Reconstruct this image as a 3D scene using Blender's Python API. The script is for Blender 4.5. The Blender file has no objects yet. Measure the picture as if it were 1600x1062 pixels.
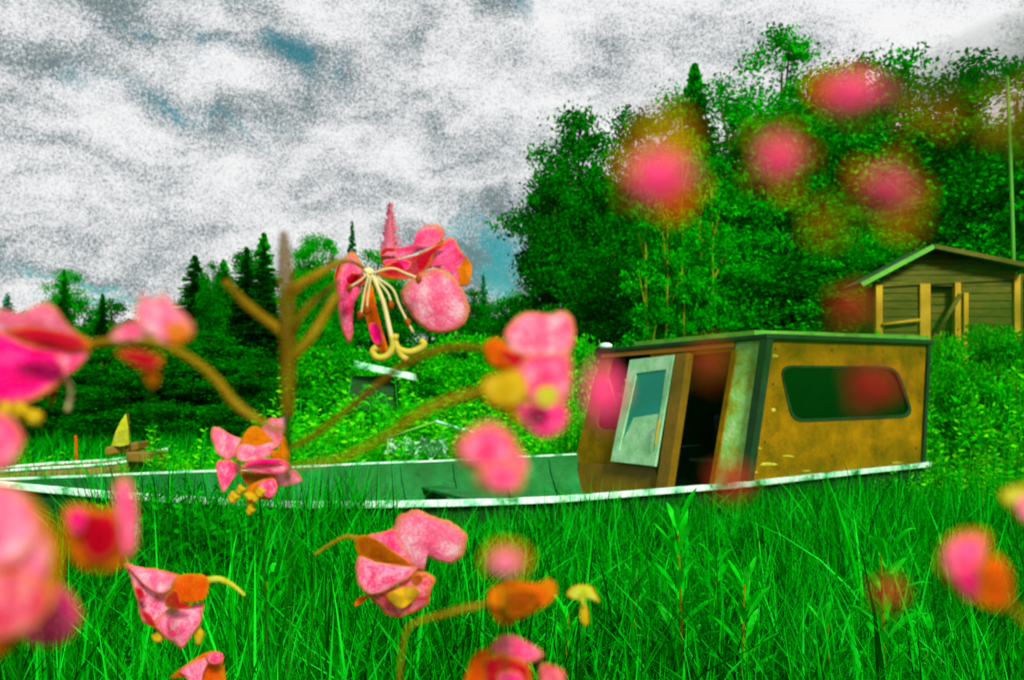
import bpy, bmesh, math, random
import numpy as np
from mathutils import Vector, Matrix
from mathutils.geometry import tessellate_polygon

R = math.radians
C = bpy.context.scene.collection
sc = bpy.context.scene
FP = 1250.0          # focal length in photograph pixels
EYE = 1.45
HZ = 620.0

# ---------------------------------------------------------------- camera
cd = bpy.data.cameras.new('camera')
cam = bpy.data.objects.new('camera', cd); C.objects.link(cam)
cam.location = (0, 0, EYE); cam.rotation_euler = (R(90), 0, 0)
cd.sensor_width = 36; cd.lens = 36 * FP / 1600
cd.shift_y = (HZ - 531) / 1600
cd.clip_start = 0.004; cd.clip_end = 2000
cd.dof.use_dof = True; cd.dof.focus_distance = 1.5; cd.dof.aperture_fstop = 6.6
sc.camera = cam

# ---------------------------------------------------------------- light
SUN_EL, SUN_AZ = 36, 158      # azimuth clockwise from +Y (view direction)
sd = bpy.data.lights.new('sun', 'SUN'); sd.energy = 3.4; sd.angle = R(12); sd.color = (1, .96, .88)
sun = bpy.data.objects.new('sun', sd); C.objects.link(sun)
dv = Vector((math.sin(R(SUN_AZ)) * math.cos(R(SUN_EL)), math.cos(R(SUN_AZ)) * math.cos(R(SUN_EL)), math.sin(R(SUN_EL))))
sun.rotation_euler = dv.to_track_quat('Z', 'Y').to_euler(); sun.location = dv * 50

sc.view_settings.view_transform = 'Standard'; sc.view_settings.look = 'None'
sc.view_settings.exposure = 0.8; sc.view_settings.gamma = 1

def N(nt, typ, **k):
    n = nt.nodes.new(typ)
    for a, v in k.items(): setattr(n, a, v)
    return n

w = bpy.data.worlds.new('World'); sc.world = w; w.use_nodes = True
nt = w.node_tree; nt.nodes.clear(); L = nt.links.new
out = N(nt, 'ShaderNodeOutputWorld'); tc = N(nt, 'ShaderNodeTexCoord')
sky = N(nt, 'ShaderNodeTexSky', sky_type='NISHITA', sun_disc=False)
sky.sun_elevation = R(SUN_EL); sky.sun_rotation = R(SUN_AZ)
tint = N(nt, 'ShaderNodeMix', data_type='RGBA', blend_type='MULTIPLY'); tint.inputs[0].default_value = 1
L(sky.outputs[0], tint.inputs[6]); tint.inputs[7].default_value = (.05, .60, .48, 1)
bg_sky = N(nt, 'ShaderNodeBackground'); bg_sky.inputs[1].default_value = .075
L(tint.outputs[2], bg_sky.inputs[0])

def vm(op, a, b=None, s=None):
    n = N(nt, 'ShaderNodeVectorMath', operation=op)
    for i, x in ((0, a), (1, b)):
        if x is None: continue
        if isinstance(x, tuple): n.inputs[i].default_value = x
        else: L(x, n.inputs[i])
    if s is not None:
        if isinstance(s, (int, float)): n.inputs['Scale'].default_value = s
        else: L(s, n.inputs['Scale'])
    return n
def mm(op, a, b=None, c=None, clamp=False):
    n = N(nt, 'ShaderNodeMath', operation=op, use_clamp=clamp)
    for i, x in enumerate((a, b, c)):
        if x is None: continue
        if isinstance(x, (int, float)): n.inputs[i].default_value = x
        else: L(x, n.inputs[i])
    return n.outputs[0]
def noise(vec, scale, detail=4, rough=.55):
    n = N(nt, 'ShaderNodeTexNoise'); L(vec, n.inputs['Vector'])
    n.inputs['Scale'].default_value = scale; n.inputs['Detail'].default_value = detail; n.inputs['Roughness'].default_value = rough
    return n
D = tc.outputs['Generated']
sep = N(nt, 'ShaderNodeSeparateXYZ'); L(D, sep.inputs[0])
az = mm('ARCTAN2', sep.outputs[0], sep.outputs[1]); el = mm('ARCSINE', sep.outputs[2])
ae = N(nt, 'ShaderNodeCombineXYZ'); L(az, ae.inputs[0]); L(el, ae.inputs[1])
wn = noise(D, 5, 5)
wv = vm('SUBTRACT', wn.outputs['Color'], (.5, .5, .5)); wv2 = vm('SCALE', wv.outputs[0], s=.15)
aew = vm('ADD', ae.outputs[0], wv2.outputs[0]).outputs[0]
# cloud layer at one height: direction divided by its rise, so it flattens to the horizon
zz = mm('ADD', mm('MAXIMUM', sep.outputs[2], 0.0), .16)
inv = mm('DIVIDE', 1.0, zz)
cl = vm('SCALE', D, s=inv).outputs[0]
clw = vm('ADD', cl, vm('SCALE', wv.outputs[0], s=.35).outputs[0]).outputs[0]
n1 = noise(clw, 1.15, 7, .55).outputs[0]
n2 = noise(aew, 13, 5, .6).outputs[0]
n3 = noise(vm('MULTIPLY', aew, (1.0, 3.4, 1.0)).outputs[0], 5.5, 7, .62).outputs[0]
grain = noise(D, 400, 2, .9).outputs[0]

def blob(x, y, rx, ry, rot=0):
    a = math.atan((x - 800) / FP); e = math.atan((HZ - y) / FP * math.cos(a))
    m = N(nt, 'ShaderNodeMapping', vector_type='TEXTURE'); L(aew, m.inputs[0])
    m.inputs['Location'].default_value = (a, e, 0); m.inputs['Rotation'].default_value = (0, 0, -R(rot))
    m.inputs['Scale'].default_value = (rx / FP, ry / FP, 1)
    # the z of the warp is dropped
    s = vm('MULTIPLY', m.outputs[0], (1, 1, 0)); ln = vm('LENGTH', s.outputs[0])
    return mm('SUBTRACT', 1.0, mm('MULTIPLY', ln.outputs['Value'], .6), clamp=True)
def union(lst, wts):
    acc = None
    for b, wt in zip(lst, wts):
        v = mm('MULTIPLY', b, wt)
        acc = v if acc is None else mm('MAXIMUM', acc, v)
    return acc
gaps = [(440, 95, 75, 35, 60, 1.0), (205, 35, 80, 22, 25, .8), (320, 80, 110, 24, 10, .7), (240, 150, 130, 20, 20, .85), (330, 185, 90, 18, 30, .85),
        (435, 212, 60, 18, 10, .8), (70, 90, 60, 40, 0, .55), (20, 225, 60, 10, 0, .6), (320, 335, 90, 16, 5, .55),
        (835, 30, 50, 40, 70, .75), (610, 130, 60, 25, -30, .55), (120, 430, 150, 14, 5, .8), (210, 458, 130, 14, -3, .95), (785, 400, 85, 70, 20, 1.15),
        (510, 130, 40, 25, 0, .7), (620, 190, 60, 14, -20, .5)]
gm = union([blob(*g[:5]) for g in gaps], [g[5] for g in gaps])
brs = [(850, 205, 130, 45, 10, 1), (460, 250, 150, 30, 0, .45), (1500, 60, 200, 110, 0, .8), (150, 185, 170, 28, 12, .8), (60, 290, 130, 30, 0, .6), (700, 300, 160, 60, 0, .4), (130, 465, 190, 22, 0, .8), (1150, 60, 300, 90, 0, .5), (350, 110, 120, 14, 15, .5)]
bm_ = union([blob(*g[:5]) for g in brs], [g[5] for g in brs])
# cloud brightness
val = mm('ADD', mm('ADD', mm('MULTIPLY', mm('SUBTRACT', n1, .5), .75), mm('MULTIPLY', mm('SUBTRACT', n3, .5), 2.0)), mm('MULTIPLY', mm('SUBTRACT', n2, .5), 1.15))
val = mm('ADD', val, .575)
val = mm('ADD', val, mm('MULTIPLY', bm_, .34))
val = mm('SUBTRACT', val, mm('MULTIPLY', gm, .42))
g1 = mm('MULTIPLY', mm('SUBTRACT', grain, .5), 2.2)
val = mm('ADD', val, g1)
cr = N(nt, 'ShaderNodeValToRGB'); L(val, cr.inputs[0])
e = cr.color_ramp.elements
e[0].position = .05; e[0].color = (.15, .21, .22, 1); e[1].position = .95; e[1].color = (.88, .88, .89, 1)
q = e.new(.32); q.color = (.33, .38, .39, 1); q = e.new(.6); q.color = (.66, .67, .68, 1)
bg_c = N(nt, 'ShaderNodeBackground'); L(cr.outputs[0], bg_c.inputs[0]); bg_c.inputs[1].default_value = .60
gf = mm('ADD', gm, mm('MULTIPLY', mm('SUBTRACT', n2, .5), 1.9))
gf = mm('SUBTRACT', gf, mm('MULTIPLY', g1, .30))
mr = N(nt, 'ShaderNodeMapRange', interpolation_type='SMOOTHSTEP'); L(gf, mr.inputs[0])
mr.inputs[1].default_value = .42; mr.inputs[2].default_value = 1.05; mr.inputs[4].default_value = .8
ms = N(nt, 'ShaderNodeMixShader'); L(mr.outputs[0], ms.inputs[0]); L(bg_c.outputs[0], ms.inputs[1]); L(bg_sky.outputs[0], ms.inputs[2])
L(ms.outputs[0], out.inputs[0])

# ---------------------------------------------------------------- helpers
rng = np.random.default_rng(7); random.seed(7)
def P(px, py, Y): return Vector(((px - 800) / FP * Y, Y, EYE - (py - HZ) / FP * Y))
def on_plane(px, py, p0, n):
    d = Vector(((px - 800) / FP, 1, -(py - HZ) / FP)); o = Vector((0, 0, EYE))
    return o + d * ((p0 - o).dot(n) / d.dot(n))
def sm(x, a, b):
    t = min(1, max(0, (x - a) / (b - a))); return t * t * (3 - 2 * t)
def H(x, y): return 1.0 * sm(x, 3.5, 9) * sm(y, 10, 16) + .5 * sm(y, 14, 30) * (1 - sm(x, 3.5, 9))

def mat(name, cols, rough=.6, scale=6, detail=4, coord='Object', island=0, transl=0, alpha=1.0, spec=.25, stretch=None, pos=None, bump=0, metallic=0, fine=0, edge=None):
    m = bpy.data.materials.new(name); m.use_nodes = True
    t = m.node_tree; t.nodes.clear(); l = t.links.new
    o = t.nodes.new('ShaderNodeOutputMaterial'); b = t.nodes.new('ShaderNodeBsdfPrincipled')
    b.inputs['Roughness'].default_value = rough; b.inputs['Specular IOR Level'].default_value = spec; b.inputs['Metallic'].default_value = metallic
    cc = t.nodes.new('ShaderNodeTexCoord'); nz = t.nodes.new('ShaderNodeTexNoise')
    mp = t.nodes.new('ShaderNodeMapping'); l(cc.outputs[coord], mp.inputs[0]); mp.inputs['Scale'].default_value = stretch or (1, 1, 1)
    l(mp.outputs[0], nz.inputs['Vector']); nz.inputs['Scale'].default_value = scale; nz.inputs['Detail'].default_value = detail; nz.inputs['Roughness'].default_value = .65
    fac = nz.outputs[0]
    if island:
        ge = t.nodes.new('ShaderNodeNewGeometry'); a = t.nodes.new('ShaderNodeMix'); a.data_type = 'FLOAT'
        a.inputs[0].default_value = island; l(nz.outputs[0], a.inputs[2]); l(ge.outputs['Random Per Island'], a.inputs[3]); fac = a.outputs[0]
    if fine:    # speckle of the petal's own cells
        nf = t.nodes.new('ShaderNodeTexNoise'); l(mp.outputs[0], nf.inputs['Vector']); nf.inputs['Scale'].default_value = 26 if edge else 75; nf.inputs['Detail'].default_value = 3; nf.inputs['Roughness'].default_value = .8
        a2 = t.nodes.new('ShaderNodeMix'); a2.data_type = 'FLOAT'; a2.inputs[0].default_value = fine; l(fac, a2.inputs[2]); l(nf.outputs[0], a2.inputs[3]); fac = a2.outputs[0]
    r = t.nodes.new('ShaderNodeValToRGB'); l(fac, r.inputs[0])
    pos = pos or [(.28 + .44 * i / max(1, len(cols) - 1)) for i in range(len(cols))]
    r.color_ramp.elements[0].position = pos[0]; r.color_ramp.elements[0].color = (*cols[0], 1)
    r.color_ramp.elements[1].position = pos[-1]; r.color_ramp.elements[1].color = (*cols[-1], 1)
    for p_, c_ in list(zip(pos, cols))[1:-1]:
        q_ = r.color_ramp.elements.new(p_); q_.color = (*c_, 1)
    colo = r.outputs[0]
    if edge:    # petal margins carry their own colour
        at = t.nodes.new('ShaderNodeAttribute'); at.attribute_name = 'margin'
        a3 = t.nodes.new('ShaderNodeMath'); a3.operation = 'MULTIPLY_ADD'; l(fac, a3.inputs[0]); a3.inputs[1].default_value = .5; l(at.outputs['Fac'], a3.inputs[2])
        m3 = t.nodes.new('ShaderNodeMapRange'); m3.interpolation_type = 'SMOOTHSTEP'; l(a3.outputs[0], m3.inputs[0]); m3.inputs[1].default_value = .98; m3.inputs[2].default_value = 1.28; m3.inputs[4].default_value = .85
        x3 = t.nodes.new('ShaderNodeMix'); x3.data_type = 'RGBA'; l(m3.outputs[0], x3.inputs[0]); l(colo, x3.inputs[6]); x3.inputs[7].default_value = (*edge, 1); colo = x3.outputs[2]
    l(colo, b.inputs['Base Color'])
    if bump:
        n2_ = t.nodes.new('ShaderNodeTexNoise'); l(mp.outputs[0], n2_.inputs['Vector']); n2_.inputs['Scale'].default_value = scale * 5; n2_.inputs['Detail'].default_value = 6
        bp = t.nodes.new('ShaderNodeBump'); bp.inputs['Strength'].default_value = bump; bp.inputs['Distance'].default_value = .02
        l(n2_.outputs[0], bp.inputs['Height']); l(bp.outputs[0], b.inputs['Normal'])
    s = b.outputs[0]
    if transl:
        tr = t.nodes.new('ShaderNodeBsdfTranslucent'); l(colo, tr.inputs[0]); x = t.nodes.new('ShaderNodeMixShader')
        x.inputs[0].default_value = transl; l(s, x.inputs[1]); l(tr.outputs[0], x.inputs[2]); s = x.outputs[0]
    if alpha < 1:
        tp = t.nodes.new('ShaderNodeBsdfTransparent'); x = t.nodes.new('ShaderNodeMixShader')
        x.inputs[0].default_value = alpha; l(tp.outputs[0], x.inputs[1])
        if fine:
            m4 = t.nodes.new('ShaderNodeMapRange'); l(nf.outputs[0], m4.inputs[0]); m4.inputs[1].default_value = .3; m4.inputs[2].default_value = .6; m4.inputs[3].default_value = alpha * .55; m4.inputs[4].default_value = min(1, alpha * 1.04); l(m4.outputs[0], x.inputs[0]); l(s, x.inputs[2]); s = x.outputs[0]
    l(s, o.inputs[0]); return m

M = {}
def G(r, g, b): return (r, g, b)
M['grass'] = mat('grass_green', [G(.0, .03, .0), G(.0, .13, .0), G(.0, .30, .0), G(.005, .60, .015)], .8, 1.1, 5, island=.5, transl=.35, spec=0, pos=[.28, .42, .56, .74])
M['weed'] = mat('weed_green', [G(.0, .14, .0), G(.0, .36, .001), G(.008, .66, .02)], .5, 3, island=.4, transl=.3, spec=0)
M['ground'] = mat('dark_earth_green', [G(.001, .012, .001), G(.002, .035, .001)], .9, 2, spec=0)
M['leaf_dark'] = mat('dark_leaf', [G(.0, .05, .0), G(.0, .15, .0), G(.001, .32, .0)], .6, .45, 4, island=.18, transl=.25, spec=0)
M['leaf_mid'] = mat('mid_leaf', [G(.0, .10, .0), G(.0, .30, .0), G(.010, .58, .001)], .6, .45, 4, island=.18, transl=.3, spec=0)
M['leaf_bush'] = mat('bush_leaf', [G(.0, .20, .0), G(.002, .42, .0), G(.05, .68, .002)], .6, .9, 4, island=.3, transl=.35, spec=0)
M['leaf_light'] = mat('light_leaf', [G(.001, .28, .0), G(.01, .58, .0), G(.16, .82, .005)], .55, 1.2, 4, island=.35, transl=.35, spec=0)
M['needle'] = mat('needle_green', [G(.0, .06, .002), G(.0, .26, .01)], .6, 2, island=.5, transl=.15, spec=0)
M['needle_pale'] = mat('far_needle_green', [G(.002, .14, .05), G(.01, .36, .12)], .6, 2, island=.5, transl=.15, spec=0)
M['bark'] = mat('bark', [G(.015, .03, .002), G(.08, .07, .004)], .8, 6, stretch=(1, 1, .2), spec=.05)
M['birch'] = mat('ochre_bark', [G(.03, .16, .001), G(.12, .22, .002), G(.24, .22, .006)], .8, 9, stretch=(1, 1, .3), spec=.05)
M['pole'] = mat('pale_green_wood', [G(.02, .20, .004), G(.07, .38, .02)], .7, 5, stretch=(1, 1, .2))
M['ochre'] = mat('ochre_paint', [G(.035, .04, .0), G(.13, .09, .0), G(.27, .145, .0), G(.20, .22, .004)], .8, 3.2, 12, spec=.05, bump=.3, pos=[.28, .45, .6, .74], fine=.38)
M['ochre2'] = mat('brown_ochre_paint', [G(.05, .055, .0), G(.15, .09, .0), G(.22, .13, .004)], .6, 3.5, 9, bump=.3, fine=.38)
M['orange'] = mat('bright_ochre_paint', [G(.42, .16, .002), G(.68, .26, .004)], .55, 5, 8, bump=.2, fine=.38)
M['worn'] = mat('worn_mint_paint', [G(.34, .19, .002), G(.26, .32, .01), G(.22, .54, .08), G(.42, .70, .28)], .6, 5, 12, bump=.4, pos=[.36, .44, .5, .66], fine=.38)
M['mint'] = mat('mint_paint', [G(.07, .32, .06), G(.24, .54, .26), G(.50, .74, .50)], .5, 6, 10, bump=.2, fine=.38)
M['white'] = mat('white_mint_paint', [G(.01, .20, .03), G(.22, .62, .34), G(.60, .82, .66)], .6, 5, 10, bump=.3, spec=.1, pos=[.38, .46, .58])
M['dark'] = mat('dark_green_trim', [G(.001, .02, .002), G(.002, .05, .004)], .6, 6)
M['hull'] = mat('dark_green_hull', [G(.001, .03, .002), G(.003, .08, .004)], .6, 3, 8)
M['hull_in'] = mat('inner_green_hull', [G(.0, .04, .001), G(.0, .12, .012), G(.01, .26, .06)], .7, 2.4, 9, bump=.3, fine=.38)
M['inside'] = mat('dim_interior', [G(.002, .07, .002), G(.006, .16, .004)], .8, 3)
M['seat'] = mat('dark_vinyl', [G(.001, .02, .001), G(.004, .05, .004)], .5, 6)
M['redcloth'] = mat('red_cloth', [G(.22, .001, .01), G(.5, .003, .05)], .8, 6, 6)
M['wood'] = mat('shed_boards', [G(.02, .06, .0), G(.07, .09, .0), G(.20, .12, .0)], .8, 4, 8, stretch=(1, 1, 5), bump=.4, fine=.38)
M['wood_post'] = mat('shed_posts', [G(.34, .22, .0), G(.50, .34, .004)], .7, 6, 8, stretch=(3, 3, .5), fine=.38)  # posts and shelf rail are orange-yellow wood, unlike the boards
M['roof'] = mat('mossy_roof', [G(.001, .03, .002), G(.004, .09, .005)], .8, 5, 8, fine=.38)
M['roof_edge'] = mat('green_roof_edge', [G(.02, .22, .01), G(.14, .45, .03)], .7, 5, 8)
# petals: colours run over each petal's own extent
def pm(n, cols, alpha=.88, scale=2.6, **k): M[n] = mat(n, cols, .7, scale, 8, coord='Generated', transl=.3, alpha=alpha, spec=.03, fine=.42, edge=(.62, .22, .002), **k)
pm('pink', [(.85, .0, .12), (.94, .10, .28), (.96, .46, .56)], pos=[.38, .5, .61])
pm('palepink', [(.92, .06, .20), (.95, .22, .38), (.96, .62, .68)], pos=[.38, .5, .60])
pm('hotpink', [(.70, .0, .12), (.90, .02, .25), (.95, .22, .40)], pos=[.36, .5, .64])
pm('magenta', [(.66, .0, .10), (.88, .0, .22), (.92, .06, .32)], pos=[.36, .5, .64])
pm('deepred', [(.26, .0, .01), (.48, .0, .015), (.62, .015, .02)])
pm('redorange', [(.50, .01, .002), (.72, .10, .002), (.80, .24, .01)])
pm('orangepetal', [(.45, .08, .001), (.68, .20, .002), (.80, .34, .01)])
pm('brownsepal', [(.20, .02, .001), (.34, .07, .001), (.48, .15, .002)])
pm('mottled', [(.5, .0, .06), (.85, .02, .18), (.94, .24, .42), (.95, .50, .60)], scale=4.5, pos=[.34, .44, .50, .62])
pm('fringe', [(.42, .0, .02), (.72, .02, .07), (.86, .24, .32), (.60, .40, .02)], scale=5, pos=[.36, .46, .56, .68])
pm('yellow', [(.45, .22, .002), (.62, .42, .006), (.66, .60, .10)])
pm('cream', [(.62, .50, .16), (.80, .76, .42)], alpha=1)
pm('stigma', [(.50, .40, .01), (.66, .60, .10)], alpha=1)
pm('limepetal', [(.28, .34, .003), (.55, .60, .02), (.75, .80, .3)])
pm('halo', [(.42, .18, .002), (.66, .22, .002), (.85, .22, .04)], alpha=.55)
pm('halo_soft', [(.26, .24, .002), (.46, .22, .002), (.62, .24, .01)], alpha=.34)
pm('halo_pink', [(.85, .14, .16), (.92, .34, .34)], alpha=.5)
pm('core', [(.95, .01, .16), (.97, .14, .32)], alpha=.97)
pm('core_dim', [(.42, .0, .015), (.55, .005, .03)], alpha=.6)
pm('stalk', [(.13, .09, .002), (.32, .19, .004), (.46, .36, .03)], alpha=.68)
pm('stalk_brown', [(.08, .04, .001), (.16, .09, .002), (.24, .16, .004)], alpha=.7)
pm('stalk_green', [(.002, .07, .001), (.01, .16, .002)], alpha=.7)
pm('spike', [(.50, .04, .10), (.68, .16, .24), (.75, .34, .38)], alpha=.9, scale=5)

def glass(name, tint, fac, gcol, rg):
    m = bpy.data.materials.new(name); m.use_nodes = True; t = m.node_tree; t.nodes.clear(); l = t.links.new
    o = t.nodes.new('ShaderNodeOutputMaterial'); tp = t.nodes.new('ShaderNodeBsdfTransparent'); tp.inputs[0].default_value = (*tint, 1)
    gl = t.nodes.new('ShaderNodeBsdfGlossy'); gl.inputs[0].default_value = (*gcol, 1); gl.inputs['Roughness'].default_value = rg
    x = t.nodes.new('ShaderNodeMixShader'); x.inputs[0].default_value = fac; l(tp.outputs[0], x.inputs[1]); l(gl.outputs[0], x.inputs[2]); l(x.outputs[0], o.inputs[0]); return m
M['glass'] = glass('dusty_glass', (.25, .75, .25), .16, (.02, .5, .05), .35)
M['glass_door'] = glass('door_glass', (.02, .35, .2), .75, (.05, .48, .33), .4)

def empty(name, loc, label=None, cat=None, group=None):
    o = bpy.data.objects.new(name, None); C.objects.link(o); o.location = loc; o.empty_display_size = .1
    if label: o['label'] = label
    if cat: o['category'] = cat
    if group: o['group'] = group
    return o
def tag(o, label, cat, group=None, kind=None):
    o['label'] = label; o['category'] = cat
    if group: o['group'] = group
    if kind: o['kind'] = kind
    return o
def link(name, me, m, parent=None, smooth=False):
    o = bpy.data.objects.new(name, me); me.materials.append(m) if m and not me.materials else None
    C.objects.link(o)
    if parent: o.parent = parent
    if smooth: me.polygons.foreach_set('use_smooth', [True] * len(me.polygons))
    return o
def wpos(p):
    v = Vector((0, 0, 0))
    while p is not None: v += p.location; p = p.parent
    return v
def mesh(name, V, F, m, parent=None, smooth=False):
    o0 = wpos(parent)
    me = bpy.data.meshes.new(name); me.from_pydata([Vector(v) - o0 for v in V], [], F); me.update()
    return link(name, me, m, parent, smooth)
def npmesh(name, V, quads, m, parent=None, tris=None):
    me = bpy.data.meshes.new(name); V = np.asarray(V, dtype=np.float32).reshape(-1, 3)
    quads = np.asarray(quads, dtype=np.int32).reshape(-1, 4); nq = len(quads)
    tris = np.zeros((0, 3), np.int32) if tris is None else np.asarray(tris, np.int32).reshape(-1, 3); ntz = len(tris)
    me.vertices.add(len(V)); me.vertices.foreach_set('co', V.ravel())
    me.loops.add(nq * 4 + ntz * 3); me.loops.foreach_set('vertex_index', np.concatenate([quads.ravel(), tris.ravel()]))
    me.polygons.add(nq + ntz)
    st = np.concatenate([np.arange(nq) * 4, nq * 4 + np.arange(ntz) * 3]).astype(np.int32)
    me.polygons.foreach_set('loop_start', st); me.update(calc_edges=True); me.validate()
    return link(name, me, m, parent)

def spline(pts, n=6, closed=False):
    pts = [Vector(p) for p in pts]; o = []; k = len(pts)
    rg = range(k) if closed else range(k - 1)
    for i in rg:
        if closed: a, b, c, d = pts[i - 1], pts[i], pts[(i + 1) % k], pts[(i + 2) % k]
        else: a, b, c, d = pts[max(0, i - 1)], pts[i], pts[i + 1], pts[min(k - 1, i + 2)]
        for j in range(n):
            t = j / n
            o.append(.5 * ((2 * b) + (c - a) * t + (2 * a - 5 * b + 4 * c - d) * t * t + (3 * b - a - 3 * c + d) * t ** 3))
    if not closed: o.append(pts[-1])
    return o
def tube_geo(path, radii, sides=8):
    V = []; F = []; n = len(path)
    up = Vector((.13, .97, .2)).normalized()
    for i, p in enumerate(path):
        t = (path[min(n - 1, i + 1)] - path[max(0, i - 1)])
        t = t.normalized() if t.length > 1e-9 else Vector((0, 0, 1))
        a = t.cross(up)
        if a.length < .05: a = t.cross(Vector((1, 0, 0)))
        a.normalize(); b = t.cross(a)
        for k in range(sides):
            an = 2 * math.pi * k / sides; V.append(p + (a * math.cos(an) + b * math.sin(an)) * radii[i])
    for i in range(n - 1):
        for k in range(sides):
            k2 = (k + 1) % sides; F.append((i * sides + k, i * sides + k2, (i + 1) * sides + k2, (i + 1) * sides + k))
    F.append(tuple(range(sides))[::-1]); F.append(tuple(range((n - 1) * sides, n * sides)))
    return V, F
def tube(name, pts, r, m, parent=None, n=6, sides=8):
    pts = [Vector(p) for p in pts]
    path = spline(pts, n) if len(pts) > 2 else pts
    if not isinstance(r, (list, tuple)): r = [r] * len(pts)
    rr = [float(np.interp(i / (len(path) - 1) * (len(pts) - 1), range(len(pts)), r)) for i in range(len(path))]
    V, F = tube_geo(path, rr, sides); return mesh(name, V, F, m, parent, True)
def geo_join(parts):
    V = []; F = []
    for v, f in parts:
        o = len(V); V += list(v); F += [tuple(i + o for i in q_) for q_ in f]
    return V, F
def box_geo(a, u, v, w_):
    a, u, v, w_ = Vector(a), Vector(u), Vector(v), Vector(w_)
    V = [a, a + u, a + u + v, a + v, a + w_, a + u + w_, a + u + v + w_, a + v + w_]
    return V, [(0, 3, 2, 1), (4, 5, 6, 7), (0, 1, 5, 4), (1, 2, 6, 5), (2, 3, 7, 6), (3, 0, 4, 7)]
def bevel(o, w_, seg=2):
    b = o.modifiers.new('bevel', 'BEVEL'); b.width = w_; b.segments = seg; b.limit_method = 'ANGLE'
def slab(name, outer, holes, nrm, th, m, parent=None):
    """flat panel with holes; all loops in 3-D on one plane, given thickness th along nrm"""
    loops = [outer] + list(holes); pts = [Vector(p) for lp in loops for p in lp]
    tri = tessellate_polygon([[Vector(p) for p in lp] for lp in loops]); n = len(pts); nrm = nrm.normalized()
    V = pts + [p - nrm * th for p in pts]
    F = [tuple(t) for t in tri] + [tuple(i + n for i in t[::-1]) for t in tri]
    o = 0
    for lp in loops:
        k = len(lp)
        for i in range(k): F.append((o + i, o + (i + 1) % k, o + (i + 1) % k + n, o + i + n))
        o += k
    ob = mesh(name, V, F, m, parent)
    bm = bmesh.new(); bm.from_mesh(ob.data); bmesh.ops.recalc_face_normals(bm, faces=bm.faces); bm.to_mesh(ob.data); bm.free()
    return ob

# ---------------------------------------------------------------- ground
n = 90
xs = np.concatenate([-np.geomspace(400, 16, 20), np.linspace(-14, 14, 50), np.geomspace(16, 400, 20)])
ys = np.concatenate([np.linspace(-60, 0, 5), np.linspace(1, 34, 50), np.geomspace(38, 900, 20)])
V = [(x, y, H(x, y)) for y in ys for x in xs]; nx = len(xs)
F = [(j * nx + i, j * nx + i + 1, (j + 1) * nx + i + 1, (j + 1) * nx + i) for j in range(len(ys) - 1) for i in range(nx - 1)]
g = mesh('ground', V, F, M['ground'], smooth=True); g['kind'] = 'structure'

# ---------------------------------------------------------------- boat
AX = Vector((-.871, -.49, 0)); AX.normalize(); BX = Vector((-AX.y, AX.x, 0)); 
if BX.y < 0: BX = -BX           # BX points to the far side
BC = Vector((1.48, 8.55, 0))
T0, T1 = -2.78, 5.95
def hw(t):
    if t < 1.5: return 1.27 + .03 * max(0, -t - 1.5)
    return 1.27 * max(0, 1 - ((t - 1.5) / (T1 - 1.5)) ** 2.3)
def gz(t, s):   # gunwale height, s=-1 near .. +1 far
    zc = float(np.interp(t, [-2.95, -2.65, 0, 2, 4, 5.2, 5.95], [.76, .75, .675, .665, .70, .77, .83]))
    return zc + .055 * s * hw(t) / 1.27
def bpt(t, s, z): return BC + AX * t + BX * (s * hw(t)) + Vector((0, 0, z))
boat = empty('old_boat', BC + AX * 1.5, 'derelict open boat with an ochre cabin and white rails, sunk in long grass', 'boat')
ts = list(np.linspace(T0, T1, 46))
prof = [(1.0, 0.0), (.97, .18), (.86, .42), (.5, .56), (0, .62)]
def shell(off, zoff):
    V = []; rows = []
    for t in ts:
        row = []
        for sgn in (-1, 1):
            pr = prof if sgn == -1 else prof[::-1][1:]
            for (a, d) in pr:
                rise = .35 * max(0, (t - 4) / 2) ** 2
                z = gz(t, sgn * a) - max(0, d - rise * d / .62) + zoff
                s = sgn * a
                wv_ = max(0, hw(t) - off)
                V.append(BC + AX * t + BX * (s * wv_) + Vector((0, 0, z))); row.append(len(V) - 1)
        rows.append(row)
    F = [(rows[i][k], rows[i][k + 1], rows[i + 1][k + 1], rows[i + 1][k]) for i in range(len(rows) - 1) for k in range(len(rows[0]) - 1)]
    F.append(tuple(rows[0]))
    return V, F
V, F = shell(0, 0); hull = mesh('hull', V, F, M['hull'], boat, True)
V, F = shell(.035, .03); mesh('inner_hull', V, F, M['hull_in'], boat, True)
def rail(sgn, r=.032):
    pts = [bpt(t, sgn, gz(t, sgn) + .02) for t in ts]; V = []; F = []
    for i, p in enumerate(pts):
        sx = BX * sgn
        for (a, b) in ((-.005, -.028), (.06, -.028), (.06, .022), (-.005, .022)): V.append(p + sx * a + Vector((0, 0, b)))
    for i in range(len(pts) - 1):
        for k in range(4): F.append((i * 4 + k, i * 4 + (k + 1) % 4, (i + 1) * 4 + (k + 1) % 4, (i + 1) * 4 + k))
    F += [(0, 1, 2, 3), tuple(range(len(V) - 4, len(V)))]
    o = mesh('gunwale', V, F, M['white'], boat); bevel(o, .008); return o
rail(-1); rail(1)
for t in (1.9, 3.6):
    a = bpt(t, -.93, gz(t, 0) - .20); b = bpt(t, .93, gz(t, 0) - .20)
    V, F = box_geo(a, b - a, AX * .26, (0, 0, .035)); o = mesh('thwart', V, F, M['hull_in'], boat); bevel(o, .008)
a = bpt(0, -.5, .22); b = bpt(0, .5, .22)
V, F = box_geo(a, b - a, AX * 4.2, (0, 0, .03)); mesh('floor_board', V, F, M['hull_in'], boat)
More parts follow.
